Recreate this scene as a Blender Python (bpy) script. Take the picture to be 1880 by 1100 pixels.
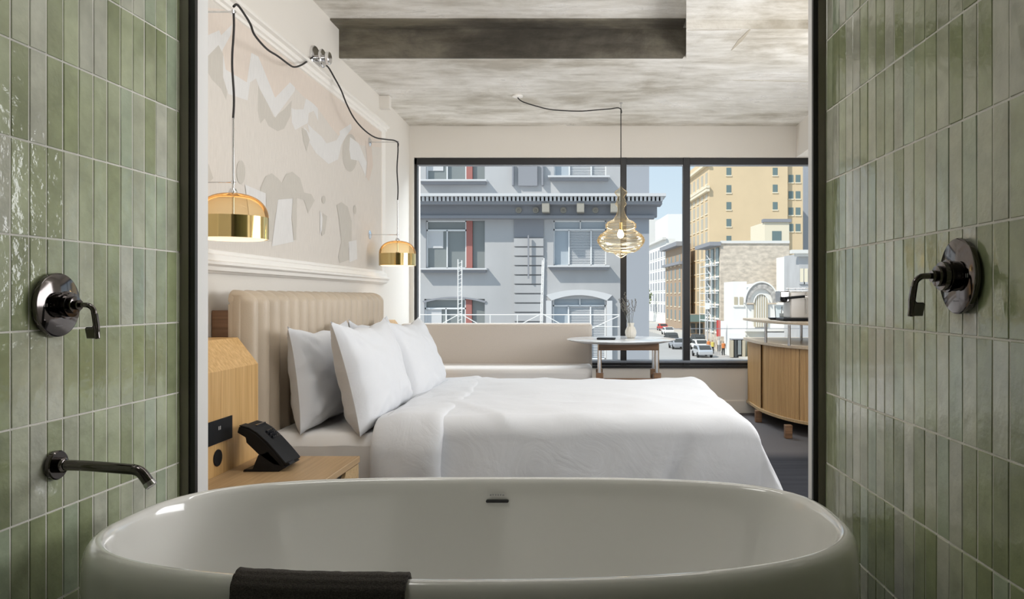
import bpy, math, random
from mathutils import Vector, noise
random.seed(7)
PI = math.pi
SC = bpy.context.scene
for o in list(bpy.data.objects): bpy.data.objects.remove(o)

# ------------------------------------------------------------ camera, world, lights
F = 1390.0; PX, PY = 1090.0, 546.0; EYE = 1.12
cd = bpy.data.cameras.new('camera'); cam = bpy.data.objects.new('camera', cd)
SC.collection.objects.link(cam); SC.camera = cam
cam.location = (0, 0, EYE); cam.rotation_euler = (PI/2, 0, 0)
cd.sensor_width = 36; cd.lens = 36*F/1880
cd.shift_x = -(PX-940)/1880; cd.shift_y = -(550-PY)/1880
cd.clip_start = 0.05; cd.clip_end = 2000

SC.view_settings.view_transform = 'Standard'; SC.view_settings.look = 'None'
SC.view_settings.gamma = 1; SC.view_settings.use_curve_mapping = False
SC.view_settings.exposure = 0.36

W = bpy.data.worlds.new('sky'); SC.world = W; W.use_nodes = True
wn = W.node_tree; wn.nodes.clear()
wo = wn.nodes.new('ShaderNodeOutputWorld'); wb = wn.nodes.new('ShaderNodeBackground')
wt = wn.nodes.new('ShaderNodeTexCoord'); ws = wn.nodes.new('ShaderNodeSeparateXYZ')
wr = wn.nodes.new('ShaderNodeValToRGB')
wn.links.new(wt.outputs['Generated'], ws.inputs[0]); wn.links.new(ws.outputs[2], wr.inputs[0])
wr.color_ramp.elements[0].position = 0.0; wr.color_ramp.elements[0].color = (.80, .88, .93, 1)
wr.color_ramp.elements[1].position = 0.35; wr.color_ramp.elements[1].color = (.50, .68, .88, 1)
e = wr.color_ramp.elements.new(.1); e.color = (.70, .84, .95, 1)
wn.links.new(wr.outputs[0], wb.inputs[0]); wb.inputs[1].default_value = .78
wn.links.new(wb.outputs[0], wo.inputs[0])

def lamp(name, kind, loc, direction, energy, color, **kw):
    l = bpy.data.lights.new(name, kind); l.energy = energy; l.color = color
    for k, v in kw.items(): setattr(l, k, v)
    o = bpy.data.objects.new(name, l); SC.collection.objects.link(o); o.location = loc
    o.rotation_euler = Vector(direction).to_track_quat('-Z', 'Y').to_euler()
    return o
lamp('sun', 'SUN', (0, 0, 30), (.50, .42, -.62), 2.85, (1, .95, .86), angle=.01)
lamp('window_skylight', 'AREA', (.1, 8.7, 4.0), (0, -1, -.85), 290, (.88, .94, 1.0), shape='RECTANGLE', size=4.4, size_y=1.8)
lamp('window_streetlight_bounce', 'AREA', (.1, 8.6, -.85), (0, -1, .50), 55, (.97, .97, 1.0), shape='RECTANGLE', size=4.4, size_y=1.3)
lamp('side_fill', 'AREA', (2.2, 4.1, 1.85), (-1, -.10, .22), 80, (.97, .98, 1), shape='RECTANGLE', size=2.4, size_y=1.7)  # added fill lamp by the solid right wall, no window there
lamp('overhead_fill', 'AREA', (.1, 2.75, 2.62), (0, 1, -.95), 19, (1, .98, .95), shape='RECTANGLE', size=2.4, size_y=.25)  # added fill lamp above the opening, brightens bed and back wall
lamp('bath_fill', 'AREA', (-.95, 1.6, 2.70), (.9, .12, -1), 5.6, (1, .98, .94), shape='DISK', size=.7)  # added fill lamp out of view, lifts the tiles and tub

def P(x, y, d): return Vector(((x-PX)*d/F, d, EYE+(PY-y)*d/F))

# ------------------------------------------------------------ materials
def nodes(m): m.use_nodes = True; return m.node_tree.nodes, m.node_tree.links
def pbr(name, col, rough=.5, metal=0., bump=0., bscale=60., var=0., vscale=4., stretch=(1, 1, 1), coat=0., sheen=0., spec=None, detail=4):
    m = bpy.data.materials.new(name); n, l = nodes(m); b = n['Principled BSDF']
    b.inputs['Base Color'].default_value = (*col, 1); b.inputs['Roughness'].default_value = rough; b.inputs['Metallic'].default_value = metal
    if coat: b.inputs['Coat Weight'].default_value = coat; b.inputs['Coat Roughness'].default_value = .05
    if sheen: b.inputs['Sheen Weight'].default_value = sheen
    if spec is not None: b.inputs['Specular IOR Level'].default_value = spec
    tc = n.new('ShaderNodeTexCoord'); mp = n.new('ShaderNodeMapping'); l.new(tc.outputs['Object'], mp.inputs[0]); mp.inputs['Scale'].default_value = stretch
    if var:
        nz = n.new('ShaderNodeTexNoise'); nz.inputs['Scale'].default_value = vscale; nz.inputs['Detail'].default_value = detail; l.new(mp.outputs[0], nz.inputs[0])
        rp = n.new('ShaderNodeValToRGB'); l.new(nz.outputs[0], rp.inputs[0])
        rp.color_ramp.elements[0].position = .3; rp.color_ramp.elements[1].position = .7
        rp.color_ramp.elements[0].color = tuple(max(0, c*(1-var)) for c in col)+(1,)
        rp.color_ramp.elements[1].color = tuple(min(1, c*(1+var)) for c in col)+(1,)
        l.new(rp.outputs[0], b.inputs['Base Color'])
    if bump:
        nz = n.new('ShaderNodeTexNoise'); nz.inputs['Scale'].default_value = bscale; nz.inputs['Detail'].default_value = 3; l.new(mp.outputs[0], nz.inputs[0])
        bp = n.new('ShaderNodeBump'); bp.inputs['Strength'].default_value = bump; bp.inputs['Distance'].default_value = .01
        l.new(nz.outputs[0], bp.inputs['Height']); l.new(bp.outputs[0], b.inputs['Normal'])
    return m
def emit(name, col, s):
    m = bpy.data.materials.new(name); n, l = nodes(m); b = n['Principled BSDF']
    b.inputs['Base Color'].default_value = (*col, 1); b.inputs['Emission Color'].default_value = (*col, 1); b.inputs['Emission Strength'].default_value = s
    return m
def thin_glass(name, tint, refl=.08, edge=None, rough=0.02, haze=0., hazecol=(1, 1, 1)):
    """clear sheet: transparent, tinted, with a fresnel sheen"""
    m = bpy.data.materials.new(name); n, l = nodes(m); n.clear()
    out = n.new('ShaderNodeOutputMaterial'); t = n.new('ShaderNodeBsdfTransparent'); g = n.new('ShaderNodeBsdfGlossy')
    g.inputs['Roughness'].default_value = rough; mx = n.new('ShaderNodeMixShader'); lw = n.new('ShaderNodeLayerWeight'); lw.inputs['Blend'].default_value = refl
    if edge:
        f2 = n.new('ShaderNodeLayerWeight'); f2.inputs['Blend'].default_value = .35
        mc = n.new('ShaderNodeMix'); mc.data_type = 'RGBA'; l.new(f2.outputs['Facing'], mc.inputs['Factor'])
        mc.inputs['A'].default_value = (*tint, 1); mc.inputs['B'].default_value = (*edge, 1); l.new(mc.outputs['Result'], t.inputs[0])
        g.inputs['Color'].default_value = (1, .93, .8, 1)
    else: t.inputs[0].default_value = (*tint, 1)
    l.new(lw.outputs['Fresnel'], mx.inputs[0]); l.new(t.outputs[0], mx.inputs[1]); l.new(g.outputs[0], mx.inputs[2])
    last = mx
    if haze:
        df = n.new('ShaderNodeBsdfTranslucent'); df.inputs[0].default_value = (*hazecol, 1)
        d2 = n.new('ShaderNodeBsdfDiffuse'); d2.inputs[0].default_value = (*hazecol, 1); ad = n.new('ShaderNodeMixShader'); l.new(df.outputs[0], ad.inputs[1]); l.new(d2.outputs[0], ad.inputs[2])
        m2 = n.new('ShaderNodeMixShader'); m2.inputs[0].default_value = haze; l.new(mx.outputs[0], m2.inputs[1]); l.new(ad.outputs[0], m2.inputs[2]); last = m2
    l.new(last.outputs[0], out.inputs[0]); return m
def wood(name, c1, c2, axis=2, rough=.42, freq=1.):
    m = bpy.data.materials.new(name); n, l = nodes(m); b = n['Principled BSDF']; b.inputs['Roughness'].default_value = rough
    tc = n.new('ShaderNodeTexCoord'); mp = n.new('ShaderNodeMapping'); l.new(tc.outputs['Object'], mp.inputs[0])
    s = [70*freq]*3; s[axis] = 2.2; mp.inputs['Scale'].default_value = s
    nz = n.new('ShaderNodeTexNoise'); nz.inputs['Scale'].default_value = 1.; nz.inputs['Detail'].default_value = 5; nz.inputs['Distortion'].default_value = .6; l.new(mp.outputs[0], nz.inputs[0])
    rp = n.new('ShaderNodeValToRGB'); rp.color_ramp.elements[0].position = .32; rp.color_ramp.elements[1].position = .68
    rp.color_ramp.elements[0].color = (*c1, 1); rp.color_ramp.elements[1].color = (*c2, 1); l.new(nz.outputs[0], rp.inputs[0]); l.new(rp.outputs[0], b.inputs['Base Color'])
    bp = n.new('ShaderNodeBump'); bp.inputs['Strength'].default_value = .08; bp.inputs['Distance'].default_value = .005; l.new(nz.outputs[0], bp.inputs['Height']); l.new(bp.outputs[0], b.inputs['Normal'])
    return m
def concrete(name, c0, c1, c2, rough=.45, st=.75):
    m = bpy.data.materials.new(name); n, l = nodes(m); b = n['Principled BSDF']
    tc = n.new('ShaderNodeTexCoord')
    def nz(scale, st, det=6, dist=0.):
        mp = n.new('ShaderNodeMapping'); mp.inputs['Scale'].default_value = st; l.new(tc.outputs['Object'], mp.inputs[0])
        t = n.new('ShaderNodeTexNoise'); t.inputs['Scale'].default_value = scale; t.inputs['Detail'].default_value = det; t.inputs['Distortion'].default_value = dist; t.inputs['Roughness'].default_value = .65
        l.new(mp.outputs[0], t.inputs[0]); return t
    a = nz(1.6, (.8, 1.3, 1), 14, .3); s = nz(3.4, (.8, 4.2, 4.2), 14, .15); f = nz(40, (1, 2, 1), 6)
    r1 = n.new('ShaderNodeValToRGB'); l.new(a.outputs[0], r1.inputs[0])
    r1.color_ramp.elements[0].position = .35; r1.color_ramp.elements[0].color = (*c0, 1); r1.color_ramp.elements[1].position = .62; r1.color_ramp.elements[1].color = (*c2, 1)
    e = r1.color_ramp.elements.new(.48); e.color = (*c1, 1)
    r2 = n.new('ShaderNodeValToRGB'); l.new(s.outputs[0], r2.inputs[0])
    r2.color_ramp.elements[0].position = .33; r2.color_ramp.elements[0].color = (.55, .52, .47, 1); r2.color_ramp.elements[1].position = .56; r2.color_ramp.elements[1].color = (1, 1, 1, 1)
    mx = n.new('ShaderNodeMix'); mx.data_type = 'RGBA'; mx.blend_type = 'MULTIPLY'; mx.inputs['Factor'].default_value = st
    l.new(r1.outputs[0], mx.inputs['A']); l.new(r2.outputs[0], mx.inputs['B']); l.new(mx.outputs['Result'], b.inputs['Base Color'])
    r3 = n.new('ShaderNodeMapRange'); l.new(a.outputs[0], r3.inputs[0]); r3.inputs[1].default_value = .35; r3.inputs[2].default_value = .65; r3.inputs[3].default_value = rough+.2; r3.inputs[4].default_value = rough-.1
    l.new(r3.outputs[0], b.inputs['Roughness'])
    ad = n.new('ShaderNodeMath'); ad.operation = 'ADD'; l.new(s.outputs[0], ad.inputs[0]); l.new(f.outputs[0], ad.inputs[1])
    bp = n.new('ShaderNodeBump'); bp.inputs['Strength'].default_value = .35; bp.inputs['Distance'].default_value = .012; l.new(ad.outputs[0], bp.inputs['Height']); l.new(bp.outputs[0], b.inputs['Normal'])
    return m

M = {}
M['paint'] = pbr('warm_white_paint', (.76, .72, .66), .6, bump=.05, bscale=90)
M['trimpaint'] = pbr('trim_paint', (.84, .81, .76), .4)
M['jamb'] = pbr('jamb_paint', (.80, .79, .78), .5)
M['ceil'] = concrete('ceiling_concrete', (.46, .42, .35), (.68, .65, .59), (.86, .835, .79), .34, .5)
M['ceilshade'] = concrete('ceiling_shade_concrete', (.06, .053, .04), (.10, .088, .068), (.20, .18, .135), .6, .9)  # ceiling concrete darkened, the shade on the riser put into its colour
M['bronze'] = pbr('bronze_channel', (.20, .185, .15), .38, .7)
M['gasket'] = pbr('black_gasket', (.006, .006, .006), .4)
M['blackframe'] = pbr('black_window_frame', (.022, .022, .024), .35, .2)
M['sillblue'] = pbr('anodised_sill', (.30, .33, .38), .3, .6)
M['glass'] = thin_glass('window_glass', (.97, .985, .98), .04)
M['grout'] = pbr('grout', (.80, .78, .73), .85, bump=.2, bscale=300)
M['porcelain'] = pbr('solid_surface_white', (.82, .81, .785), .14, coat=.8)
M['darknickel'] = pbr('dark_nickel', (.13, .118, .115), .09, 1.)
M['leather'] = pbr('headboard_leather', (.52, .435, .335), .42, bump=.08, bscale=150, var=.05, vscale=5)
M['linen'] = pbr('white_cotton', (.67, .685, .715), .8, bump=.06, bscale=500, sheen=.2)
def crumple(m, sc=4.5, st=.35):
    n, l = m.node_tree.nodes, m.node_tree.links; b = n['Principled BSDF']; old = b.inputs['Normal'].links[0].from_node
    tc = n.new('ShaderNodeTexCoord'); z = n.new('ShaderNodeTexNoise'); z.inputs['Scale'].default_value = sc; z.inputs['Detail'].default_value = 5; z.inputs['Distortion'].default_value = 1.4; l.new(tc.outputs['Object'], z.inputs[0])
    bp = n.new('ShaderNodeBump'); bp.inputs['Strength'].default_value = st; bp.inputs['Distance'].default_value = .03; l.new(z.outputs[0], bp.inputs['Height']); l.new(bp.outputs[0], old.inputs['Normal'])
crumple(M['linen'], 4.5, .18)
M['linenw'] = pbr('white_cotton_sheet', (.80, .79, .78), .85, bump=.06, bscale=500)
M['sofa'] = pbr('oat_weave', (.60, .545, .49), .9, bump=.4, bscale=420, var=.06, vscale=200)
M['sofaseat'] = pbr('pale_weave', (.72, .70, .68), .9, bump=.3, bscale=420)
M['chrome'] = pbr('chrome', (.75, .75, .76), .1, 1.)
M['brass'] = pbr('polished_gold', (.66, .50, .22), .10, 1.)
M['amber'] = thin_glass('amber_glass', (.99, .88, .68), .10, (.86, .66, .38), haze=.10, hazecol=(.95, .74, .48))
M['milk'] = emit('lit_diffuser', (1, .78, .55), .9)
M['cord'] = pbr('black_cord', (.02, .018, .017), .7)
M['amberclear'] = thin_glass('pale_amber_blown_glass', (.99, .965, .90), .08, (.93, .82, .62), .10, haze=.09, hazecol=(.96, .86, .66))
M['bulb'] = emit('lit_bulb', (1, .72, .40), 30.)
M['marble'] = pbr('white_marble', (.74, .75, .76), .12, var=.18, vscale=6, stretch=(1, 2, 1), detail=9)
M['walnut'] = wood('walnut', (.16, .085, .045), (.27, .15, .08), 0)
M['oak'] = wood('oak_upright', (.50, .295, .105), (.67, .435, .19), 2)
M['oakflat'] = wood('oak_flat', (.36, .24, .125), (.47, .32, .175), 1)
M['oakdim'] = wood('oak_tambour', (.44, .26, .105), (.61, .39, .18), 2)
M['oakedge'] = wood('oak_edge', (.40, .27, .13), (.55, .39, .21), 0)
M['oaktop'] = wood('oak_counter', (.50, .40, .29), (.62, .51, .38), 0, .3)
M['blackplastic'] = pbr('black_plastic', (.006, .007, .009), .5, spec=.25)
M['blackglass'] = pbr('black_glass_keys', (.02, .022, .028), .15)
M['greyprint'] = pbr('grey_print', (.35, .35, .35), .5)
M['ceramic'] = pbr('cream_ceramic', (.72, .69, .62), .5)
M['stem'] = pbr('dried_stem', (.16, .155, .11), .9)
M['bloom'] = pbr('dried_bloom', (.20, .19, .18), .9)
M['towel'] = pbr('dark_terry', (.13, .113, .104), 1., bump=1., bscale=500, var=.3, vscale=300)
M['lightpanel'] = pbr('brushed_panel', (.62, .60, .57), .3, .3)
M['steel'] = pbr('steel', (.55, .55, .56), .22, 1.)
M['paper'] = pbr('paper', (.7, .7, .7), .8)
# carpet: dark blue grey with worn stripes
def carpet():
    m = bpy.data.materials.new('carpet'); n, l = nodes(m); b = n['Principled BSDF']; b.inputs['Roughness'].default_value = 1.
    tc = n.new('ShaderNodeTexCoord'); mp = n.new('ShaderNodeMapping'); mp.inputs['Scale'].default_value = (.5, 9, 1); l.new(tc.outputs['Object'], mp.inputs[0])
    nz = n.new('ShaderNodeTexNoise'); nz.inputs['Scale'].default_value = 1.8; nz.inputs['Detail'].default_value = 6; l.new(mp.outputs[0], nz.inputs[0])
    rp = n.new('ShaderNodeValToRGB'); rp.color_ramp.elements[0].position = .38; rp.color_ramp.elements[0].color = (.006, .008, .014, 1); rp.color_ramp.elements[1].position = .62; rp.color_ramp.elements[1].color = (.018, .019, .026, 1)
    l.new(nz.outputs[0], rp.inputs[0])
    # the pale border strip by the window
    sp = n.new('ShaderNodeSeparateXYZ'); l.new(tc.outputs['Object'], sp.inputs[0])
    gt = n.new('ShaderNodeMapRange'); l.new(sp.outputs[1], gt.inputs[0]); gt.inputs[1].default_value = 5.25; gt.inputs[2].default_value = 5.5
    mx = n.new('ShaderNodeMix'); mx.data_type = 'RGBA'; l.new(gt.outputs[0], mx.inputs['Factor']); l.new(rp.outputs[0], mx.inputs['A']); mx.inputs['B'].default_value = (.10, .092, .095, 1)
    l.new(mx.outputs['Result'], b.inputs['Base Color'])
    n2 = n.new('ShaderNodeTexNoise'); n2.inputs['Scale'].default_value = 250; l.new(tc.outputs['Object'], n2.inputs[0]); bp = n.new('ShaderNodeBump'); bp.inputs['Strength'].default_value = .6; l.new(n2.outputs[0], bp.inputs['Height']); l.new(bp.outputs[0], b.inputs['Normal'])
    return m
M['carpet'] = carpet()
# glazed tile: colour per tile from an attribute, hand-made wavy gloss
def tilemat():
    m = bpy.data.materials.new('green_glazed_tile'); n, l = nodes(m); b = n['Principled BSDF']; b.inputs['Roughness'].default_value = .10; b.inputs['Coat Weight'].default_value = .5; b.inputs['Coat Roughness'].default_value = .06
    at = n.new('ShaderNodeAttribute'); at.attribute_name = 'tile'; 
    tc = n.new('ShaderNodeTexCoord')
    nz = n.new('ShaderNodeTexNoise'); nz.inputs['Scale'].default_value = 14; nz.inputs['Detail'].default_value = 5; l.new(tc.outputs['Object'], nz.inputs[0])
    rp = n.new('ShaderNodeMapRange'); l.new(nz.outputs[0], rp.inputs[0]); rp.inputs[1].default_value = .3; rp.inputs[2].default_value = .7; rp.inputs[3].default_value = .84; rp.inputs[4].default_value = 1.14
    vm = n.new('ShaderNodeVectorMath'); vm.operation = 'SCALE'; l.new(at.outputs['Color'], vm.inputs[0]); l.new(rp.outputs[0], vm.inputs['Scale']); l.new(vm.outputs[0], b.inputs['Base Color'])
    n2 = n.new('ShaderNodeTexNoise'); n2.inputs['Scale'].default_value = 34; n2.inputs['Detail'].default_value = 3; l.new(tc.outputs['Object'], n2.inputs[0])
    bp = n.new('ShaderNodeBump'); bp.inputs['Strength'].default_value = .32; bp.inputs['Distance'].default_value = .006; l.new(n2.outputs[0], bp.inputs['Height']); l.new(bp.outputs[0], b.inputs['Normal'])
    return m
M['tile'] = tilemat()

# ------------------------------------------------------------ mesh helpers
class MB:
    def __init__(s): s.v = []; s.f = []; s.m = []
    def add(s, vs, fs, mi=0):
        o = len(s.v); s.v += [Vector(v) for v in vs]
        for f in fs: s.f.append([i+o for i in f]); s.m.append(mi)
        return s
    def box(s, a, b, mi=0):
        x0, y0, z0 = [min(a[i], b[i]) for i in range(3)]; x1, y1, z1 = [max(a[i], b[i]) for i in range(3)]
        return s.add([(x0,y0,z0),(x1,y0,z0),(x1,y1,z0),(x0,y1,z0),(x0,y0,z1),(x1,y0,z1),(x1,y1,z1),(x0,y1,z1)],
                     [(0,3,2,1),(4,5,6,7),(0,1,5,4),(1,2,6,5),(2,3,7,6),(3,0,4,7)], mi)
    def prism(s, poly, dvec, mi=0):
        n = len(poly); d = Vector(dvec); vs = [Vector(p) for p in poly]; vs += [p+d for p in vs[:n]]
        fs = [tuple(range(n))[::-1], tuple(range(n, 2*n))]+[(i, (i+1) % n, (i+1) % n+n, i+n) for i in range(n)]
        return s.add(vs, fs, mi)
    def loft(s, rings, mi=0, closed=True, caps=False):
        n = len(rings[0]); vs = [p for r in rings for p in r]; fs = []
        for k in range(len(rings)-1):
            for i in range(n if closed else n-1):
                j = (i+1) % n; fs.append((k*n+i, k*n+j, (k+1)*n+j, (k+1)*n+i))
        if caps: fs.append(tuple(range(n))[::-1]); fs.append(tuple((len(rings)-1)*n+i for i in range(n)))
        return s.add(vs, fs, mi)
    def lathe(s, prof, c, axis=(0, 0, 1), n=48, mi=0, caps=False):
        q = Vector(axis).to_track_quat('Z', 'Y'); c = Vector(c); rings = []
        for r, h in prof: rings.append([c+q @ Vector((r*math.cos(2*PI*i/n), r*math.sin(2*PI*i/n), h)) for i in range(n)])
        return s.loft(rings, mi, True, caps)
    def tube(s, pts, r, n=10, mi=0, smooth=0, rs=None):
        pts = [Vector(p) for p in pts]
        if smooth:
            out = []
            for i in range(len(pts)-1):
                p0 = pts[max(i-1, 0)]; p1 = pts[i]; p2 = pts[i+1]; p3 = pts[min(i+2, len(pts)-1)]
                for k in range(smooth):
                    t = k/smooth; out.append(.5*((2*p1)+(p2-p0)*t+(2*p0-5*p1+4*p2-p3)*t*t+(3*p1-3*p2+p3-p0)*t**3))
            out.append(pts[-1]); pts = out
        rings = []; up = None
        for i, p in enumerate(pts):
            t = (pts[min(i+1, len(pts)-1)]-pts[max(i-1, 0)]).normalized()
            if up is None: up = t.orthogonal().normalized()
            up = (up-t*up.dot(t)).normalized(); bn = t.cross(up); rr = rs[i] if rs else r
            rings.append([p+rr*(up*math.cos(2*PI*k/n)+bn*math.sin(2*PI*k/n)) for k in range(n)])
        return s.loft(rings, mi, True, True)
    def grid(s, fn, nu, nv, mi=0):
        vs = [fn(i/nu, j/nv) for j in range(nv+1) for i in range(nu+1)]
        fs = [(j*(nu+1)+i, j*(nu+1)+i+1, (j+1)*(nu+1)+i+1, (j+1)*(nu+1)+i) for j in range(nv) for i in range(nu)]
        return s.add(vs, fs, mi)
def root_of(o):
    while o.parent: o = o.parent
    return o
def obj(name, mb, mats, parent=None, bevel=0., smooth=True, sub=0, seg=2, solid=0., angle=35, label=None, origin=None):
    me = bpy.data.meshes.new(name)
    if parent is not None: org = Vector(root_of(parent)['_org'])
    else:
        xs = [v.x for v in mb.v]; ys = [v.y for v in mb.v]; zs = [v.z for v in mb.v]
        org = Vector(origin) if origin is not None else Vector(((min(xs)+max(xs))/2, (min(ys)+max(ys))/2, min(zs)))
    me.from_pydata([v-org for v in mb.v], [], mb.f)
    if not isinstance(mats, (list, tuple)): mats = [mats]
    for m in mats: me.materials.append(m)
    me.polygons.foreach_set('material_index', mb.m)
    me.validate(); me.update()
    import bmesh
    bm = bmesh.new(); bm.from_mesh(me); bmesh.ops.recalc_face_normals(bm, faces=bm.faces); bm.to_mesh(me); bm.free()
    if smooth:
        me.shade_smooth(); me.set_sharp_from_angle(angle=math.radians(angle))
    o = bpy.data.objects.new(name, me); SC.collection.objects.link(o)
    if parent is not None: o.parent = parent
    else: o.location = org; o['_org'] = list(org)
    if solid: md = o.modifiers.new('solid', 'SOLIDIFY'); md.thickness = solid; md.offset = 0
    if bevel: md = o.modifiers.new('bevel', 'BEVEL'); md.width = bevel; md.segments = seg; md.limit_method = 'ANGLE'; md.angle_limit = math.radians(40)
    if sub: md = o.modifiers.new('sub', 'SUBSURF'); md.levels = sub; md.render_levels = sub
    if label: o['label'] = label
    return o
def thing(name, label, cat, loc=(0, 0, 0), group=None):
    o = bpy.data.objects.new(name, None); SC.collection.objects.link(o); o.location = loc; o['_org'] = list(loc)
    o['label'] = label; o['category'] = cat; o.empty_display_size = .05
    if group: o['group'] = group
    return o
def tag(o, label, cat, group=None, kind=None):
    o['label'] = label; o['category'] = cat
    if group: o['group'] = group
    if kind: o['kind'] = kind
    return o
def struct(name, mb, mats, **kw):
    o = obj(name, mb, mats, origin=(0, 0, 0), **kw); o['kind'] = 'structure'; return o
def dup(root, loc, label=None, rotz=None):
    r = root.copy(); SC.collection.objects.link(r); r.location = loc; r['_org'] = list(loc)
    if label: r['label'] = label
    if rotz is not None: r.rotation_euler = (0, 0, rotz)
    for ch in list(root.children):
        c = ch.copy(); SC.collection.objects.link(c); c.parent = r
        for g in list(ch.children):
            d = g.copy(); SC.collection.objects.link(d); d.parent = c
    return r

# ------------------------------------------------------------ room shell
LW = -1.785; RW = 2.25; BACK = 7.34; CZ = EYE+1.683; CZ2 = EYE+1.653; HI = EYE+1.889; RD = 5.317
WL, WR, WB, WT = (762-PX)*7.4/F, 2.25, EYE+(546-670)*7.4/F, EYE+(546-291)*7.4/F
def lx(d): return -1.326+(d-1.691)*.0209
def rx(d): return .767-(d-1.35)*.0292
TE = 2.405
struct('floor', MB().box((-2.1, -1.3, -.25), (2.6, 7.62, 0)), M['carpet'])
# ceiling: high bay, drop at the riser, lower slab, shallow step on the right
cb = MB()
K = 170/F
def RX(d): return K*d
cb.box((-2.1, 2.4, HI), (.75, RD+.01, HI+.25))
cb.box((-2.1, RD, CZ), (RX(RD), 6.6, HI+.25))
cb.prism([(RX(4.745), 4.745, CZ), (2.6, 4.745, CZ), (2.6, 6.6, CZ), (RX(RD)-.001, 6.6, CZ), (RX(RD)-.001, RD, CZ)], (0, 0, .3))
cb.prism([(RX(2.4), 2.4, EYE+1.738), (2.6, 2.4, EYE+1.738), (2.6, 4.745, EYE+1.738), (RX(4.745), 4.745, EYE+1.738)], (0, 0, .3))
cb.prism([(-2.1, 6.59, CZ), (-2.1, 7.62, CZ2), (-2.1, 7.62, HI+.25), (-2.1, 6.59, HI+.25)], (4.7, 0, 0))
ceiling = struct('ceiling', cb, M['ceil'], smooth=False)
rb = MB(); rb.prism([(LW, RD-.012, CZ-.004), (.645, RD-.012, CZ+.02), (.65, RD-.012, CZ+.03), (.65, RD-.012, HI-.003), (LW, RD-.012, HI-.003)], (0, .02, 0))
rb.box((LW, 5.125, HI-.012), (RX(5.125)-.004, RD+.01, HI+.01)); rb.v[1].x = .625; rb.v[1].z = CZ-.004; rb.v[6].x = .625; rb.v[6].z = CZ-.004  # added dark strip below the high ceiling, painting the shade before the riser
struct('trim_1', rb, M['ceilshade'], smooth=False)
def cseam(pts, w, nm, mat):
    m = MB(); q_ = []
    for x, y in pts: dd = F*1.683/(PY-y); q_.append((xat_(x, dd), dd))
    for a, b in zip(q_, q_[1:]):
        v = Vector((b[0]-a[0], b[1]-a[1], 0)); nn = Vector((-v.y, v.x, 0)).normalized()*w/2; A_ = Vector((*a, CZ-.002)); B_ = Vector((*b, CZ-.002))
        m.prism([A_-nn*.3, A_+nn*.3, A_.lerp(B_, .5)+nn, B_+nn*.2, B_-nn*.2, A_.lerp(B_, .5)-nn], (0, 0, .01))
    return struct(nm, m, mat, smooth=False)
def xat_(px_, dd): return (px_-PX)*dd/F
M['scar'] = pbr('ceiling_scar', (.42, .37, .29), .8); M['seam'] = pbr('ceiling_seam', (.50, .46, .39), .8)
cseam([(1377, 54), (1343, 92)], .03, 'trim_10', M['scar']); cseam([(1262, 55), (1360, 54.5)], .016, 'trim_11', M['seam']); cseam([(1345, 147), (1400, 148), (1484, 150)], .02, 'trim_12', M['seam'])
struct('wall_left', MB().box((LW-.3, 2.4, 0), (LW, 7.62, HI)), M['paint'])
struct('wall_right', MB().box((RW, 2.4, 0), (RW+.3, 7.62, HI)), M['paint'])
struct('trim_2', MB().box((1.964, 2.6, WT), (RW, BACK, HI)), M['paint'])   # bulkhead on the right
wbk = MB(); wbk.box((LW, BACK, 0), (RW, BACK+.28, WB)); wbk.box((LW, BACK, WT), (RW, BACK+.28, HI)); wbk.box((LW, BACK, WB), (WL, BACK+.28, WT))
struct('wall_back', wbk, M['paint'])
bb = MB(); bb.box((LW, BACK-.015, 0), (RW, BACK, .115)); bb.prism([(LW, BACK-.015, .115), (LW, BACK, .115), (LW, BACK, .127)], (RW-LW, 0, 0))
struct('baseboard_back', bb, M['paint'])
# little wall box high on the left, where the cable duct ends
bx = MB(); bx.box((LW-.01, 6.30, CZ-.11), (-1.70, 6.36, CZ-.001)); struct('trim_3', bx, M['paint'], bevel=.004)
# bedroom side of the bath wall
nw = MB(); nw.box((LW-.3, TE+.012, 0), (-1.271, 2.495, HI)); nw.box((.698, TE+.012, 0), (RW+.3, 2.463, HI)); nw.box((-1.271, TE+.012, 2.79), (.698, 2.495, HI))
struct('wall_front', nw, M['jamb'])
# metal channel + gasket of the opening
for k, (a, b, c) in enumerate([((lx(TE), -1.283), (-1.283, -1.2645), 0), ((rx(TE), .711), (.711, .6965), 0)]):
    ch = MB(); ch.box((a[0], TE-.01, 0), (a[1], TE+.012, 2.79), 0); ch.box((b[0]+(.0005 if k else 0), TE-.004, 0), (b[1], TE+.0125, 2.79), 1)
    struct('trim_%d' % (4+k), ch, [M['bronze'], M['gasket']])
# bathroom shell
struct('wall_bath_back', MB().box((-1.6, -1.3, 0), (1.1, -1.15, 2.95)), M['paint'])
struct('ceiling_bath', MB().box((-1.6, -1.3, 2.79), (1.1, TE, 2.95)), M['paint'])

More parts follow.
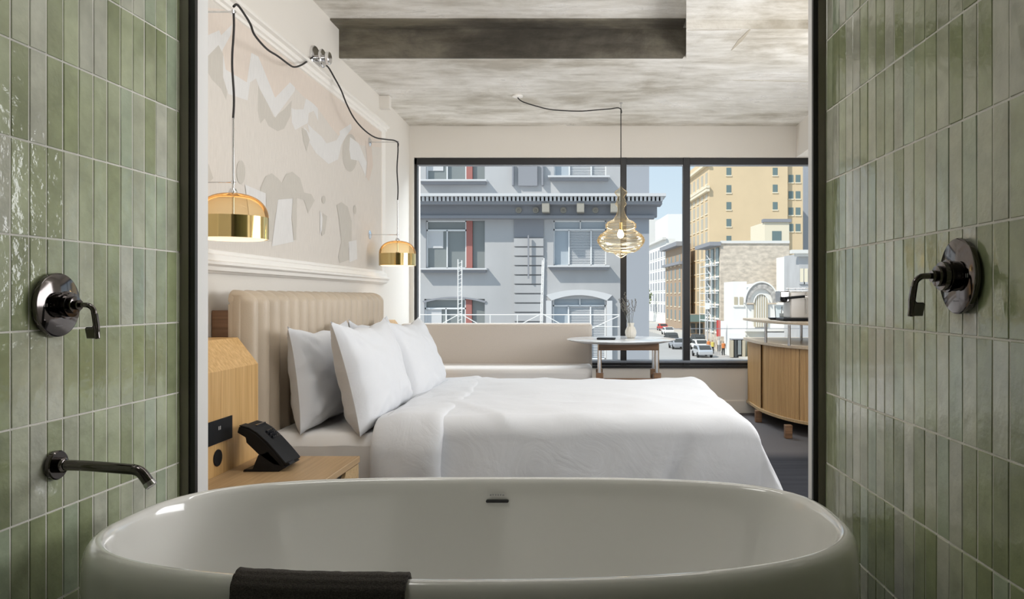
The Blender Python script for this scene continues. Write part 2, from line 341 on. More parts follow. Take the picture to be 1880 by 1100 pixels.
def tile_wall(name, xf, side, dline, w):
    h = .222; zl = EYE-.079; g = .0022
    mb = MB(); cols = []
    pal = [(.325, .36, .235), (.26, .295, .165), (.365, .385, .285), (.415, .425, .35), (.275, .305, .185), (.335, .37, .24), (.315, .365, .265), (.38, .40, .30), (.24, .27, .155)]
    a, b = -1.15, TE; s = side
    mb.add([(xf(a), a, 0), (xf(b), b, 0), (xf(b), b, 2.79), (xf(a), a, 2.79), (xf(a)+s*.12, a, 0), (xf(b)+s*.12, b, 0), (xf(b)+s*.12, b, 2.79), (xf(a)+s*.12, a, 2.79)],
           [(0,1,2,3),(4,7,6,5),(0,4,5,1),(3,2,6,7),(0,3,7,4),(1,5,6,2)], 1)
    nb = 6; cols += [(.5, .5, .5)]*nb
    k0 = math.floor((a-dline)/w); k1 = math.ceil((b-dline)/w)
    rnd = random.Random(3 if s < 0 else 5)
    for k in range(k0, k1):
        y0 = max(dline+k*w+g, a); y1 = min(dline+(k+1)*w-g, b)
        if y1-y0 < .004: continue
        for r in range(-5, 9):
            z0 = max(zl+r*h+g, 0); z1 = min(zl+(r+1)*h-g, 2.79)
            if z1 <= z0: continue
            t = .0019; e = .0012; jit = [rnd.uniform(-.0008, .0008) for _ in range(4)]
            o0 = [(xf(y0), y0, z0), (xf(y1), y1, z0), (xf(y1), y1, z1), (xf(y0), y0, z1)]
            i0 = [(xf(y0)-s*(t+jit[0]), y0+e, z0+e), (xf(y1)-s*(t+jit[1]), y1-e, z0+e), (xf(y1)-s*(t+jit[2]), y1-e, z1-e), (xf(y0)-s*(t+jit[3]), y0+e, z1-e)]
            mb.add(o0+i0, [(4,5,6,7),(0,1,5,4),(1,2,6,5),(2,3,7,6),(3,0,4,7)], 0)
            c = rnd.choice(pal); q = rnd.uniform(.92, 1.08)*1.25; cols += [tuple(x*q for x in c)]*5
    me = bpy.data.meshes.new(name); me.from_pydata(mb.v, [], mb.f); me.materials.append(M['tile']); me.materials.append(M['grout'])
    me.polygons.foreach_set('material_index', mb.m)
    at = me.color_attributes.new('tile', 'FLOAT_COLOR', 'CORNER'); i = 0
    buf = []
    for p, c in zip(me.polygons, cols): buf += [c[0], c[1], c[2], 1]*p.loop_total
    at.data.foreach_set('color', buf)
    import bmesh
    bm = bmesh.new(); bm.from_mesh(me); bmesh.ops.recalc_face_normals(bm, faces=bm.faces); bm.to_mesh(me); bm.free()
    o = bpy.data.objects.new(name, me); SC.collection.objects.link(o); o['kind'] = 'structure'; return o
tile_wall('wall_bath_left', lx, -1, 1.719, .0551)
tile_wall('wall_bath_right', rx, 1, 2.332, .0553)

# ------------------------------------------------------------ window
def wx(px, d=7.4): return (px-PX)*d/F
def wz(py, d=7.4): return EYE+(PY-py)*d/F
win = thing('window_1', '', '', (0, 7.4, WB)); del win['label']; del win['category']; win['kind'] = 'structure'
fr = MB(); y0, y1 = 7.37, 7.45
fr.box((WL, y0, WB), (WR, y1, wz(661))); fr.box((WL, y0, wz(303.5)), (WR, y1, WT)); fr.box((WL, y0, WB), (wx(767), y1, WT)); fr.box((2.2, y0, WB), (WR, y1, WT))
fr.box((wx(1139), y0-.015, WB), (wx(1150), y1, WT)); fr.box((wx(1253.5), y0-.015, WB), (wx(1266), y1, WT))
obj('window_frame', fr, M['blackframe'], win, bevel=.003)
obj('window_glazing_bead', MB().box((WL+.03, 7.372, wz(306.3)), (WR-.05, 7.385, wz(303.5))).box((WL+.03, 7.345, wz(666, 7.35)), (WR-.02, 7.375, wz(662, 7.35))), M['sillblue'], win)
for a, b in ((wx(767), wx(1139)), (wx(1150), wx(1253.5)), (wx(1266), 2.2)):
    obj('pane', MB().add([(a, 7.41, wz(661)), (b, 7.41, wz(661)), (b, 7.41, wz(303.5)), (a, 7.41, wz(303.5))], [(0,1,2,3)]), M['glass'], win, smooth=False)
struct('window_sill', MB().box((WL, BACK-.02, WB-.025), (RW, 7.37, WB)), M['blackframe'], bevel=.003)

# ------------------------------------------------------------ wall panel mouldings and mural
MX = LW+.045
def zr(v): return EYE+v
def mould(prof, d0, d1):   # prof: (out, z) along the wall
    mb = MB(); mb.prism([(LW+o, d0, z) for o, z in prof], (0, d1-d0, 0)); return mb
pf = [(0, 0), (.012, 0), (.02, .008), (.034, .012), (.038, .03), (.05, .04), (.05, .052), (.03, .06), (.026, .085), (.014, .092), (.01, .108), (0, .112)]
struct('trim_7', mould([(o, zr(.113)+z) for o, z in pf], 2.6, 6.44), M['trimpaint'], angle=25)
struct('trim_8', mould([(o, zr(1.482)-z*.84) for o, z in pf], 2.6, 6.44), M['trimpaint'], angle=25)
vm = MB(); a = zr(.2); b = zr(1.40)
vm.prism([(LW, 6.44, a), (LW+.014, 6.44, a), (LW+.018, 6.425, a), (LW+.01, 6.40, a), (LW+.008, 6.37, a), (LW, 6.365, a)], (0, 0, b-a)); struct('trim_9', vm, M['trimpaint'], angle=25)
mu = MB(); mw = LW+.001
mcols = [(.655, .61, .555), (.69, .605, .53), (.70, .685, .665), (.55, .515, .46), (.64, .55, .48)]
mmats = [pbr('mural_paper_%d' % i, c, .85, bump=.25, bscale=60, stretch=(1, 6, .5), var=.05, vscale=25) for i, c in enumerate(mcols)]
mu.add([(mw, 2.6, zr(.18)), (mw, 6.37, zr(.18)), (mw, 6.37, zr(1.44)), (mw, 2.6, zr(1.44))], [(0,1,2,3)], 0)
def mp3(x, y): return 370+x/4.232, y/4.232
def mp4(x, y): return 370+x/3.436, 240+y/3.436
mk = [0]
def mshape(pts, mp, mi):
    mk[0] += 1; out = []
    for p in pts:
        x, y = mp(*p); d = F*-LW/(PX-x); z = min(max(EYE+(PY-y)*d/F, zr(.185)), zr(1.435)); out.append((mw+.0003*mk[0]*.35, min(d, 6.36), z))
    mu.prism(out, (-.00008, 0, 0), mi)
def ell(cx, cy, rx_, ry_, n=20): return [(cx+rx_*math.cos(2*PI*i/n), cy+ry_*math.sin(2*PI*i/n)) for i in range(n)]
mshape([(-200,60),(45,60),(190,75),(700,470),(1060,750),(1400,1010),(1400,1150),(1250,1130),(1100,1100),(1000,980),(900,840),(800,760),(720,680),(570,760),(440,440),(385,410),(350,640),(185,540),(165,420),(150,270),(45,275),(-200,400)], mp3, 1)
mshape([(45,440),(130,350),(165,420),(200,700),(190,780),(150,690),(80,620),(45,560)], mp3, 3)
mshape([(440,650),(560,910),(640,850),(700,780),(690,900),(640,1000),(590,1020),(520,980),(490,920),(455,960),(435,860)], mp3, 3)
mshape([(-100,330),(45,275),(135,235),(150,275),(235,190),(225,270),(155,400),(130,350),(45,435),(-100,470)], mp3, 2)
mshape([(165,420),(185,540),(350,640),(385,410),(440,440),(570,760),(685,640),(725,680),(720,710),(570,915),(450,690),(420,610),(375,640),(355,780),(205,730),(165,600)], mp3, 2)
mshape([(695,840),(725,850),(790,850),(810,765),(860,800),(900,840),(905,940),(870,860),(830,880),(825,955),(725,1010),(700,950)], mp3, 2)
mshape([(820,960),(870,1010),(930,1060),(980,1130),(900,1150),(850,1080)], mp3, 2)
mshape([(1070,1020),(1160,960),(1165,1000),(1120,1060),(1075,1080)], mp3, 2)
mshape([(640,-30),(700,40),(790,80),(850,60),(890,-10),(925,10),(880,90),(860,180),(800,210),(720,140),(670,60)], mp4, 2)
mshape(ell(935,140,48,120), mp4, 3); mshape([(935,40),(990,80),(1040,200),(1035,290),(990,190),(940,180),(930,120)], mp4, 2)
mshape([(1030,60),(1070,90),(1080,220),(1055,320),(1035,290),(1045,200)], mp4, 4)
mshape([(630,-20),(660,0),(680,60),(660,130),(640,60)], mp4, 3)
mshape([(370,360),(400,290),(440,268),(480,300),(505,330),(530,275),(570,258),(620,300),(645,390),(690,400),(712,440),(670,520),(645,440),(600,420),(575,425),(480,435),(460,560),(440,700),(415,700),(405,430),(370,385)], mp4, 3)
mshape([(575,425),(600,420),(595,690),(580,690),(565,540)], mp4, 3)
mshape([(480,435),(573,427),(563,560),(578,700),(440,730),(462,560)], mp4, 2)
mshape([(850,470),(880,450),(920,480),(945,570),(945,690),(925,740),(930,815),(870,835),(860,800),(880,700),(865,560)], mp4, 3)
mshape(ell(245,262,28,75), mp4, 3); mshape(ell(768,435,12,26), mp4, 3); mshape(ell(965,500,9,28), mp4, 3)
mshape([(745,500),(765,560),(760,620),(745,660)], mp4, 2); mshape([(762,520),(790,540),(775,650),(755,665)], mp4, 3)
mshape([(925,700),(975,690),(980,810),(930,830)], mp4, 2); mshape([(-60,200),(40,210),(70,300),(40,330),(-60,330)], mp4, 3)
mshape([(270,340),(400,395),(405,600),(300,560)], mp4, 2)
mural = obj('mural_wallpaper', mu, mmats, smooth=False)
tag(mural, 'pale blush and grey abstract mural framed by white mouldings above the headboard', 'mural')

# ------------------------------------------------------------ bathtub
CX, CY, TA, TB, RIMZ = -.280, 1.883, .900, .436, EYE-.547; NF, NN = 3.15, 2.5
def sup(a, b, n0, z, N=160, cx=CX, cy=CY):
    out = []
    for i in range(N):
        t = 2*PI*i/N; c, s_ = math.cos(t), math.sin(t); n = NF if s_ > 0 else NN
        out.append(Vector((cx+a*math.copysign(abs(c)**(2/n), c), cy+b*math.copysign(abs(s_)**(2/n), s_), z)))
    return out
# outside profile: inset, z ; rim roll ; inside profile
outp = [(.07, 0), (.06, .012), (.035, .12), (.005, .28), (-.012, .40), (-.014, .47), (-.012, .52), (-.008, .542), (-.003, .556), (.005, .567), (.014, .5725), (.022, .573), (.029, .568), (.034, .557), (.039, .53), (.055, .45), (.085, .32), (.125, .22), (.18, .16), (.25, .135), (.33, .13)]
rings = [sup(TA-i, TB-i*(.9 if i > .05 else 1), 2.85, z) for i, z in outp]
tb = MB(); tb.loft(rings, 0, True, False); tb.f.append(list(range(160))[::-1]); tb.m.append(0)
tb.f.append([len(outp)*160-160+i for i in range(160)]); tb.m.append(0)
tub = thing('bathtub', 'white oval freestanding bathtub standing between the green tiled walls', 'bathtub', (CX, CY, 0))
obj('tub_shell', tb, M['porcelain'], tub, angle=60)
sx = (913.5-PX)*2.279/F; oy = 2.272; oz = EYE-.547*1.0-.052
sl = MB(); hw = .034; n = 10
pts = [(sx+(hw-.004)*sg+.0042*math.cos(t), oy-.002, EYE-(920.5-546)*oy/F+.0042*math.sin(t)) for sg, rng in ((1, [-PI/2+PI*i/n for i in range(n+1)]), (-1, [PI/2+PI*i/n for i in range(n+1)])) for t in rng]
sl.prism(pts, (0, .02, 0)); obj('overflow_slot', sl, M['blackframe'], tub, label='narrow dark overflow slot')
ov = MB()
for i in range(6): ov.box((sx-.022+i*.0075, oy-.0015, EYE-(909-546)*oy/F-.002), (sx-.022+i*.0075+.0045, oy+.004, EYE-(909-546)*oy/F+.002))
obj('maker_mark', ov, M['greyprint'], tub)
dr = MB(); dr.lathe([(0, .135), (.03, .135), (.033, .132), (.033, .129)], (CX, CY, 0), n=32); obj('drain_cover', dr, M['chrome'], tub)
# towel over the near rim
tw = MB(); xa, xb = (425-PX)*1.46/F, (746-PX)*1.46/F
prof = [(i, z) for i, z in outp if z > .30][0:]
def towel(u, v):
    x = xa+(xb-xa)*u; s_ = v*(len(prof)-1); k = min(int(s_), len(prof)-2); f = s_-k
    i = prof[k][0]*(1-f)+prof[k+1][0]*f; z = prof[k][1]*(1-f)+prof[k+1][1]*f
    uu = min(1, abs((x-CX)/(TA-i))); b_ = (TB-i)*(1-uu**NN)**(1/NN)
    nrm = .006 if z < .56 else .004
    out = -1 if s_ < len(prof)*.52 else 1
    y = CY-b_+out*nrm*(0 if abs(i-.013) < .006 else 1); zz = z+(.0075 if z > .55 else 0)
    q = .0012*noise.noise(Vector((x*60, z*50, v*8)))
    return Vector((x+.003*math.sin(z*30)*(1 if u < .5 else -1), y+q, zz+q))
tw.grid(towel, 60, 60)
tag(obj('bath_mat', tw, M['towel'], solid=.009, angle=80), 'dark brown towelling mat draped over the near rim of the bathtub', 'bath mat')

# ------------------------------------------------------------ taps
def valve(px, py, d, side, label):
    x0 = (lx(d) if side < 0 else rx(d)); s = -side; z = EYE+(PY-py)*d/F; x0 += s*.0035
    t = thing('shower_valve', label, 'valve', (x0, d, z), 'wall mounted bath valves')
    m = MB(); m.lathe([(0, 0), (.072, 0), (.077, .003), (.0785, .009), (.0775, .0135), (.074, .0155), (0, .0155)], (x0, d, z), (s, 0, 0), 72); obj('plate', m, M['darknickel'], t)
    m = MB(); m.lathe([(.031, .015), (.031, .028), (.0335, .030), (.0335, .036), (.0295, .0365), (.0295, .047), (.021, .0475), (.021, .056), (.012, .057), (.012, .066), (0, .066)], (x0, d, z), (s, 0, 0), 40); obj('hub', m, M['darknickel'], t)
    e = x0+s*.066
    m = MB(); pth = [(e-s*.004, d, z), (e+s*.012, d, z), (e+s*.022, d, z-.002), (e+s*.031, d, z-.010), (e+s*.034, d, z-.022), (e+s*.038, d, z-.05), (e+s*.042, d, z-.083)]
    m.tube(pth, .0062, 14, smooth=5); 
    m.prism([(e+s*.036, d-.005, z-.082), (e+s*.046, d-.005, z-.082), (e+s*.046, d-.005, z-.05), (e+s*.041, d-.005, z-.02), (e+s*.031, d-.005, z-.02), (e+s*.034, d-.005, z-.048), (e+s*.031, d-.005, z-.054), (e+s*.016, d-.005, z-.054), (e+s*.014, d-.005, z-.058), (e+s*.018, d-.005, z-.082)], (0, .010, 0))
    obj('lever', m, M['darknickel'], t, bevel=.0018)
    m = MB()
    for dy in (-.050, -.043, -.030): m.box((x0+s*.0150, d+dy*1-.0008, z-.004), (x0+s*.0159, d+dy+.0010, z+.004))
    obj('temperature_mark', m, M['greyprint'], t); m = MB()
    for k in range(7): m.box((x0+s*.0150, d-.012+k*.0035, z-.052), (x0+s*.0158, d-.0100+k*.0035, z-.0505))
    obj('engraving', m, M['greyprint'], t); return t
valve(95, 560, 1.848, -1, 'round dark nickel lever valve on the left tiled wall above the spout')
valve(1765, 507, 1.552, 1, 'round dark nickel lever valve on the right tiled wall')
d = 1.85; x0 = lx(d)+.0035; z = EYE+(PY-854)*d/F
sp = thing('bath_spout', 'dark nickel wall spout reaching over the left end of the bathtub', 'spout', (x0, d, z))
m = MB(); m.lathe([(0, 0), (.033, 0), (.0355, .003), (.0355, .011), (.033, .0135), (0, .0135)], (x0, d, z), (1, 0, 0), 48); obj('escutcheon', m, M['darknickel'], sp)
m = MB(); m.lathe([(.019, .0134), (.019, .026), (.0165, .028), (.0135, .029)], (x0, d, z), (1, 0, 0), 32)
xe = (283-PX)*d/F
m.tube([(x0+.012, d, z), (x0+.08, d, z-.002), (xe-.062, d, z-.010), (xe-.048, d, z-.0115), (xe-.036, d, z-.016), (xe-.026, d, z-.025), (xe-.008, d, z-.050)], .0130, 20, smooth=6); obj('spout_tube', m, M['darknickel'], sp, angle=50)
m = MB(); v0 = Vector((xe-.014, d, z-.0415)); dv = Vector((.018, 0, -.025)).normalized(); m.lathe([(.0138, 0), (.0142, .003), (.0142, .012), (.0125, .0135), (.011, .012), (0, .012)], v0, dv, 24); obj('aerator', m, M['steel'], sp)

# ------------------------------------------------------------ bed
BN, BF = 3.70, 5.50     # near and far side of the mattress
bed = thing('bed', 'king bed with a channel tufted beige headboard against the mural wall', 'bed', (-.4, 4.6, 0))
m = MB(); m.box((-1.6, BN+.06, .04), (.72, BF-.06, .20)); obj('bed_base', m, M['oakflat'], bed, bevel=.01)
m = MB(); m.box((-1.59, BN+.03, .20), (.76, BF-.03, .445)); obj('mattress', m, M['linenw'], bed, bevel=.06, seg=5)
def sheet(u, v):
    x = -1.585+u*.9; y = BN-.002+v*(BF-BN+.004); e = min(v, 1-v)*(BF-BN)
    z = .452+.004*noise.noise(Vector((x*7, y*5, 1)))+.003*noise.noise(Vector((x*23, y*12, 4)))
    if e < .06: z -= .06-math.sqrt(max(0, .06**2-(.06-e)**2))
    return Vector((x, y, z))
m = MB(); m.grid(sheet, 60, 90)
def sheetside(u, v):
    x = -1.585+u*.9; f = .006*math.sin(x*22)*v+.004*noise.noise(Vector((x*14, v*3, 2)))
    return Vector((x, BN-.002-f, .392+.004*noise.noise(Vector((x*7, BN*5, 1)))-v*.26))
m.grid(sheetside, 60, 10)
obj('fitted_sheet', m, M['linenw'], bed, angle=80)
# headboard: padded block with vertical channels
HX = -1.632; H0, H1, HT = 3.50, 5.76, 1.143; nc = 18; cw = (H1-H0)/nc
m = MB(); res = 16; nz_ = 16
def hb(u, v):
    # u along depth, v: up the front then over the top to the back
    y = H0+u*(H1-H0); ph = (u*nc) % 1.0 if u < 1 else 0.; bul = .050*(abs(math.sin(PI*ph))**.95)
    end = min(u, 1-u)*(H1-H0); ro = 0
    if end < .05: ro = .05-math.sqrt(max(0, .05**2-(.05-end)**2))
    path = v*2.
    R = .055
    if path < 1.: x = HX+bul-ro; z = .16+(HT-R-.16)*path
    elif path < 1.5:
        t = (path-1)/.5*PI/2; x = HX-R+(R+bul)*math.cos(t)-ro; z = HT-R+(R-ro*.6+bul*.25)*math.sin(t)
    else: t = (path-1.5)/.5; x = (HX-R)*(1-t)+(-1.690)*t; z = HT-ro*.6+bul*.25
    return Vector((max(x, -1.690), y, z))
m.grid(hb, nc*res, 40)
m.box((-1.690, H0+.0005, .16), (HX-.0501, H1-.0005, HT-.055))
obj('headboard', m, M['leather'], bed, angle=70)
m = MB(); fa = [(HX-.05, H0), (-1.690, H0)]
def he(u, v, y, s):
    x = -1.690+u*(HX-.005+1.690); z = .16+v*(HT-.012-.16); k = .03*(math.sin(PI*min(1, u*1.0)))**.5*1
    top = max(0, v-.95)/.05
    return Vector((x, y-s*k*(1-top**2*.8)*.35, z))
for y, s in ((H0+.012, 1), (H1-.012, -1)):
    m = MB(); m.grid(lambda u, v, y=y, s=s: he(u, v, y, s), 12, 30); obj('headboard_side', m, M['leather'], bed, angle=70)
obj('backing_board', MB().box((-1.782, 3.53, .1), (-1.691, 5.74, EYE-.061)), M['walnut'], bed, bevel=.003)

# duvet
TOPZ = .535; FX = .74
def edge(s, e, r, flare):   # s distance along cloth, e edge position: returns horizontal, drop
    if s <= e-r: return s, 0.
    a = (s-(e-r))/r
    if a < PI/2: return e-r+r*math.sin(a), r*(1-math.cos(a))
    dd = s-(e-r)-r*PI/2; return e+dd*flare, r+dd
def duv(u, v):
    s = -1.02+u*(FX+.50+1.02); t = v*(BF-BN+1.0)-.50       # t: 0 near edge, (BF-BN) far edge
    mid = (BF-BN)/2; tt = t-mid; sg = 1 if tt > 0 else -1
    fl = .10 if sg < 0 else .08
    x, dx = edge(s, FX+.06, .11, .42); yy, dy = edge(abs(tt), mid+.035, .10, fl)
    p = 3.; drop = (dx**p+dy**p)**(1/p)
    cor = min(dx, dy); x += cor*.08; yy += cor*.10
    puff = .022*noise.noise(Vector((s*1.6, t*1.8, 3)))+.006*noise.noise(Vector((s*5, t*6, 8)))
    rid = noise.noise(Vector((s*2.2+t*1.6, t*.9-s*.7, 5))); puff += .010*max(0, .25-abs(rid))/.25
    z = TOPZ-drop+puff*(1 if drop < .1 else .25)
    # drape folds on the hanging sides
    if dy > .06:
        k = min(1, (dy-.06)/.25); yy += k*(.026*noise.noise(Vector((s*3.1+dy*1.2, dy*1.5, sg)))+.007*noise.noise(Vector((s*13+dy*3, dy*2, sg)))+.018*max(0, 1-abs(s-.42+dy*.35)*14)-.012*max(0, 1-abs(s-.50+dy*.35)*16))
    if dx > .06:
        k = min(1, (dx-.06)/.25); x += k*(.030*noise.noise(Vector((t*3.6, 2.5, 0)))+.010*noise.noise(Vector((t*13, 2.5, dx*2))))
    return Vector((x, BN+mid+sg*yy, max(z, .06)))
m = MB(); m.grid(duv, 170, 180)
dv = thing('duvet', 'white cotton duvet spread over the bed and hanging over its foot', 'duvet', (-.1, 4.6, .45))
obj('duvet_cover', m, M['linen'], dv, angle=180, solid=.006)
# turned-back fold
def fold(u, v):
    t = v*(BF-BN+.86)-.42; mid = (BF-BN)/2; tt = t-mid; sg = 1 if tt > 0 else -1
    yy, dy = edge(abs(tt), mid+.05, .11, .06)
    wv = .018*noise.noise(Vector((t*3, 1, 7)))+.02*math.sin(t*2.2)
    skew = -.05*(t/1.8) 
    ang = 2*PI*u; cxx = -.90+wv+skew; hw_ = .17+.012*noise.noise(Vector((t*4, 3, 2)))
    c, s_ = math.cos(ang), math.sin(ang); k = .40 if c > 0 else .75
    x = cxx+hw_*math.copysign(abs(c)**k, c); th = (.040+.006*noise.noise(Vector((t*6, ang, 1))))*math.copysign(abs(s_)**.8, s_)
    th *= 1.0+.25*c
    if dy > .04: kk = min(1, (dy-.04)/.2); x += kk*.012*noise.noise(Vector((t*4, 6, 3)))
    nz_ = 1-min(1, dy/.12); off = th+.008*noise.noise(Vector((x*9, t*7, 0)))*(1 if s_ > 0 else 0)
    return Vector((x, BN+mid+sg*(yy+off*(1-nz_)+(1-nz_)*.01), TOPZ-.025-dy+off*nz_))
m = MB(); m.grid(fold, 56, 150)
obj('turned_back_fold', m, M['linen'], dv, angle=180)

# pillows
def pillow(label, base, top, y0, y1, thick, seed, group='bed pillows', tiltfar=0.):
    """base/top: (x, z) of the lower and upper edge; spans y0..y1"""
    b = Vector((base[0], 0, base[1])); t = Vector((top[0], 0, top[1])); upv = t-b; Hh = upv.length; up = upv.normalized(); nr = Vector((up.z, 0, -up.x))
    mb = MB(); N = 44
    for side in (1, -1):
        def f(u, v, side=side):
            a = 2*u-1; c = 2*v-1
            ea = 1-abs(a)**2.6; ec = 1-abs(c)**2.6
            prof = (max(ea, 0)*max(ec, 0))**.42
            y = (y0+y1)/2+(y1-y0)/2*(a*(1-.06*(1-c*c)**1))
            h = Hh*(.5+.5*c*(1-(.13 if c > 0 else .03)*(1-a*a)))+.006*math.sin(a*9+seed)*c
            # corners poke out
            k = (abs(a)*abs(c))**6; h += .02*k*c; y += .015*k*a
            sag = .25 if c < 0 else -.12
            w = thick*.5*prof*(1+sag*abs(c))
            n1 = noise.noise(Vector((a*2.2+seed, c*2.2, side*3)))*.016+noise.noise(Vector((a*6+seed, c*5, side)))*.007
            crease = 0
            for ca, cc_ in ((-1, -1), (1, -1), (-1, 1), (1, 1)):      # creases running in from the corners
                rr_ = math.hypot(a-ca, c-cc_); an = math.atan2(abs(c-cc_), abs(a-ca)); crease += .007*math.exp(-rr_*1.6)*math.sin(an*11+seed+ca)
            w += (n1*.8-crease)*min(1, prof*1.5)
            return b+up*h+nr*(side*w)+Vector((0, y, 0))
        mb.grid(f, N, N)
    o = obj('pillow', mb, M['linen'], angle=180); tag(o, label, 'pillow', group)
    m2 = MB(); pts = []
    return o
pillow('near pillow of the back row leaning on the headboard', (-1.43, .462), (-1.49, .965), 3.70, 4.55, .19, 1)
pillow('far pillow of the back row, only its top edge showing', (-1.43, .462), (-1.49, .965), 4.62, 5.45, .19, 5)
pillow('large near pillow of the front row, nearest the bathtub', (-1.135, .462), (-1.27, .985), 3.68, 4.58, .23, 9)
pillow('far pillow of the front row, beside the sofa', (-1.10, .462), (-1.26, .965), 4.60, 5.44, .23, 14)

# ------------------------------------------------------------ nightstands with tall backs
def nightstand(d0, d1, label, parts):
    t = thing('nightstand', label, 'nightstand', (-1.43, (d0+d1)/2, 0), 'oak bedside tables')
    m = MB(); m.prism([(LW+.004, d0, .02), (-1.544, d0, .02), (-1.544, d0, .815), (-1.638, d0, .936), (LW+.004, d0, .936)], (0, d1-d0, 0)); obj('back_panel', m, M['oak'], t, bevel=.002)
    m = MB(); m.box((-1.5435, d0+.01, .361), (-1.075, d1-.001, .39)); obj('top', m, M['oakflat'], t, bevel=.003)
    m = MB(); m.box((-1.5435, d0+.02, .02), (-1.10, d1-.01, .3605)); obj('carcass', m, M['oakedge'], t, bevel=.002)
    m = MB(); n = 14; c = (d0+d1)/2+.10; r = .055
    hole = [(-1.10, c-r*math.cos(PI*i/n), .3575-.032*math.sin(PI*i/n)) for i in range(n+1)]
    m.prism([(-1.0985, d0+.03, .3575)]+hole+[(-1.0985, d1-.012, .3575), (-1.0985, d1-.012, .20), (-1.0985, d0+.03, .20)], (.02, 0, 0)); obj('drawer', m, M['oakedge'], t)
    m = MB(); m.box((-1.0985, d0+.03, .03), (-1.0785, d1-.012, .194)); obj('drawer', m, M['oakedge'], t, bevel=.001)
    if parts:
        hm = MB(); hm.prism([(-1.0995, y, z) for _, y, z in hole], (.004, 0, 0)); obj('finger_pull', hm, M['gasket'], t)
        m = MB(); m.box((-1.544, 3.02, .521), (-1.539, 3.227, .618)); so = obj('socket_plate', m, M['blackplastic'], t, bevel=.0015)
        m = MB(); m.box((-1.5392, 3.105, .575), (-1.5385, 3.112, .590)).box((-1.5392, 3.117, .575), (-1.5385, 3.124, .590)); obj('usb_port', m, M['greyprint'], so)
        m = MB(); m.lathe([(0, 0), (.034, 0), (.035, .002), (.034, .004), (0, .004)], (-1.544, 3.106, .461), (1, 0, 0), 40); obj('cable_grommet', m, M['blackplastic'], t)
    return t
nightstand(2.80, 3.485, 'oak nightstand at the near side of the bed, holding a black phone', True)
nightstand(5.78, 6.24, 'oak nightstand at the far side of the bed, mostly hidden by pillows', False)

# desk phone
ph = thing('desk_phone', 'black desk phone on the near oak nightstand', 'phone', (-1.37, 3.22, .39))
def q6(x, y, dd=3.165): p = P(380+x/6.267, 740+y/6.267, dd); return (p.x, dd, p.z)
dz = .39-q6(600, 800)[2]
def q(x, y): a = q6(x, y); return (a[0], a[1], a[2]+dz)
m = MB(); m.prism([q(410, 800), q(420, 775), q(520, 768), q(585, 610), q(700, 560), q(850, 720), q(915, 745), q(820, 800)], (0, .15, 0)); obj('stand', m, M['blackplastic'], ph, bevel=.003)
m = MB(); m.prism([q(345, 350), q(365, 278), q(470, 305), q(560, 360), q(680, 470), q(790, 590), q(900, 722), q(880, 745), q(760, 720), q(600, 610), q(450, 465), q(440, 405)], (0, .17, 0)); obj('phone_body', m, M['blackplastic'], ph, bevel=.004)
m = MB(); m.prism([q(365, 272), q(375, 262), q(480, 285), q(580, 345), q(700, 455), q(810, 580), q(905, 695), q(940, 690), q(960, 715), q(900, 735), q(790, 592), q(680, 472), q(560, 362), q(470, 307)], (0, .055, 0)); obj('handset', m, M['blackplastic'], ph, bevel=.004)
m = MB(); a, b = Vector(q(560, 352)), Vector(q(680, 465)); dn = (b-a).normalized()
for i in range(4):
    for j in range(3):
        c = a+dn*(.012+.017*j); m.box((c.x, 3.165+.075+i*.018, c.z-.002), (c.x+.009, 3.165+.087+i*.018, c.z+.006))
obj('keypad', m, M['blackglass'], ph)
m = MB(); a = Vector(q(475, 302)); m.box((a.x-.005, 3.235, a.z-.004), (a.x+.004, 3.325, a.z+.003)); obj('display', m, M['blackglass'], ph)

# ------------------------------------------------------------ wall hung lamps
LX = -1.56
def wall_lamp(dd, label, disc=True):
    t = thing('wall_lamp', label, 'lamp', (LX, dd, zr(.25)), 'gold and amber glass bedside lamps')
    R = .143
    gp = [(.012, .452)]+[((R-.0)*math.sin(a)**.75 if a > 0 else .012, .345+.105*math.cos(a)) for a in [PI/2*i/12 for i in range(1, 13)]]
    m = MB(); m.lathe([(r, zr(0)+h) for r, h in gp], (LX, dd, 0), n=64); obj('glass_dome', m, M['amber'], t, angle=60)
    m = MB(); m.lathe([(R-.002, zr(.346)), (R+.001, zr(.346)), (R+.001, zr(.252)), (R-.003, zr(.252)), (R-.004, zr(.256)), (R-.004, zr(.343)), (R-.002, zr(.346))], (LX, dd, 0), n=64); obj('gold_band', m, M['brass'], t)
    m = MB(); m.lathe([(.02, zr(.300)), (R-.006, zr(.290)), (R-.005, zr(.256)), (R-.02, zr(.249)), (0, zr(.247))], (LX, dd, 0), n=48); obj('diffuser', m, M['milk'], t)
    m = MB(); m.tube([(LX, dd, zr(.27)), (LX, dd, zr(.775))], .005, 12); m.lathe([(.0, zr(.47)), (.012, zr(.47)), (.018, zr(.455)), (.018, zr(.448)), (0, zr(.448))], (LX, dd, 0), n=24); obj('stem', m, M['chrome'], t)
    m = MB(); m.tube([(LX, dd, zr(.30)), (LX, dd, zr(.36))], .011, 12); obj('lamp_holder', m, M['bronze'], t)
    for z, w in ((1.235, .0045), (.498, .0028)):
        m = MB(); m.tube([(LW+.002, dd, zr(z)), (LX+.012, dd, zr(z))], w, 10); m.lathe([(0, 0), (.036, 0), (.036, .006), (.012, .016), (0, .016)], (LW+.001, dd, zr(z)), (1, 0, 0), 32)
        m.tube([(LX, dd, zr(z)-.007), (LX, dd, zr(z)+.007)], .0085, 12); obj('wall_arm', m, M['chrome'], t)
    m = MB(); m.tube([(LX+.004*math.sin(i*1.1), dd, zr(.77+(1.235-.77)*i/8)) for i in range(9)], .0048, 10, smooth=3); obj('cord', m, M['cord'], t)
    return t
D1, D2 = 3.275, 6.02
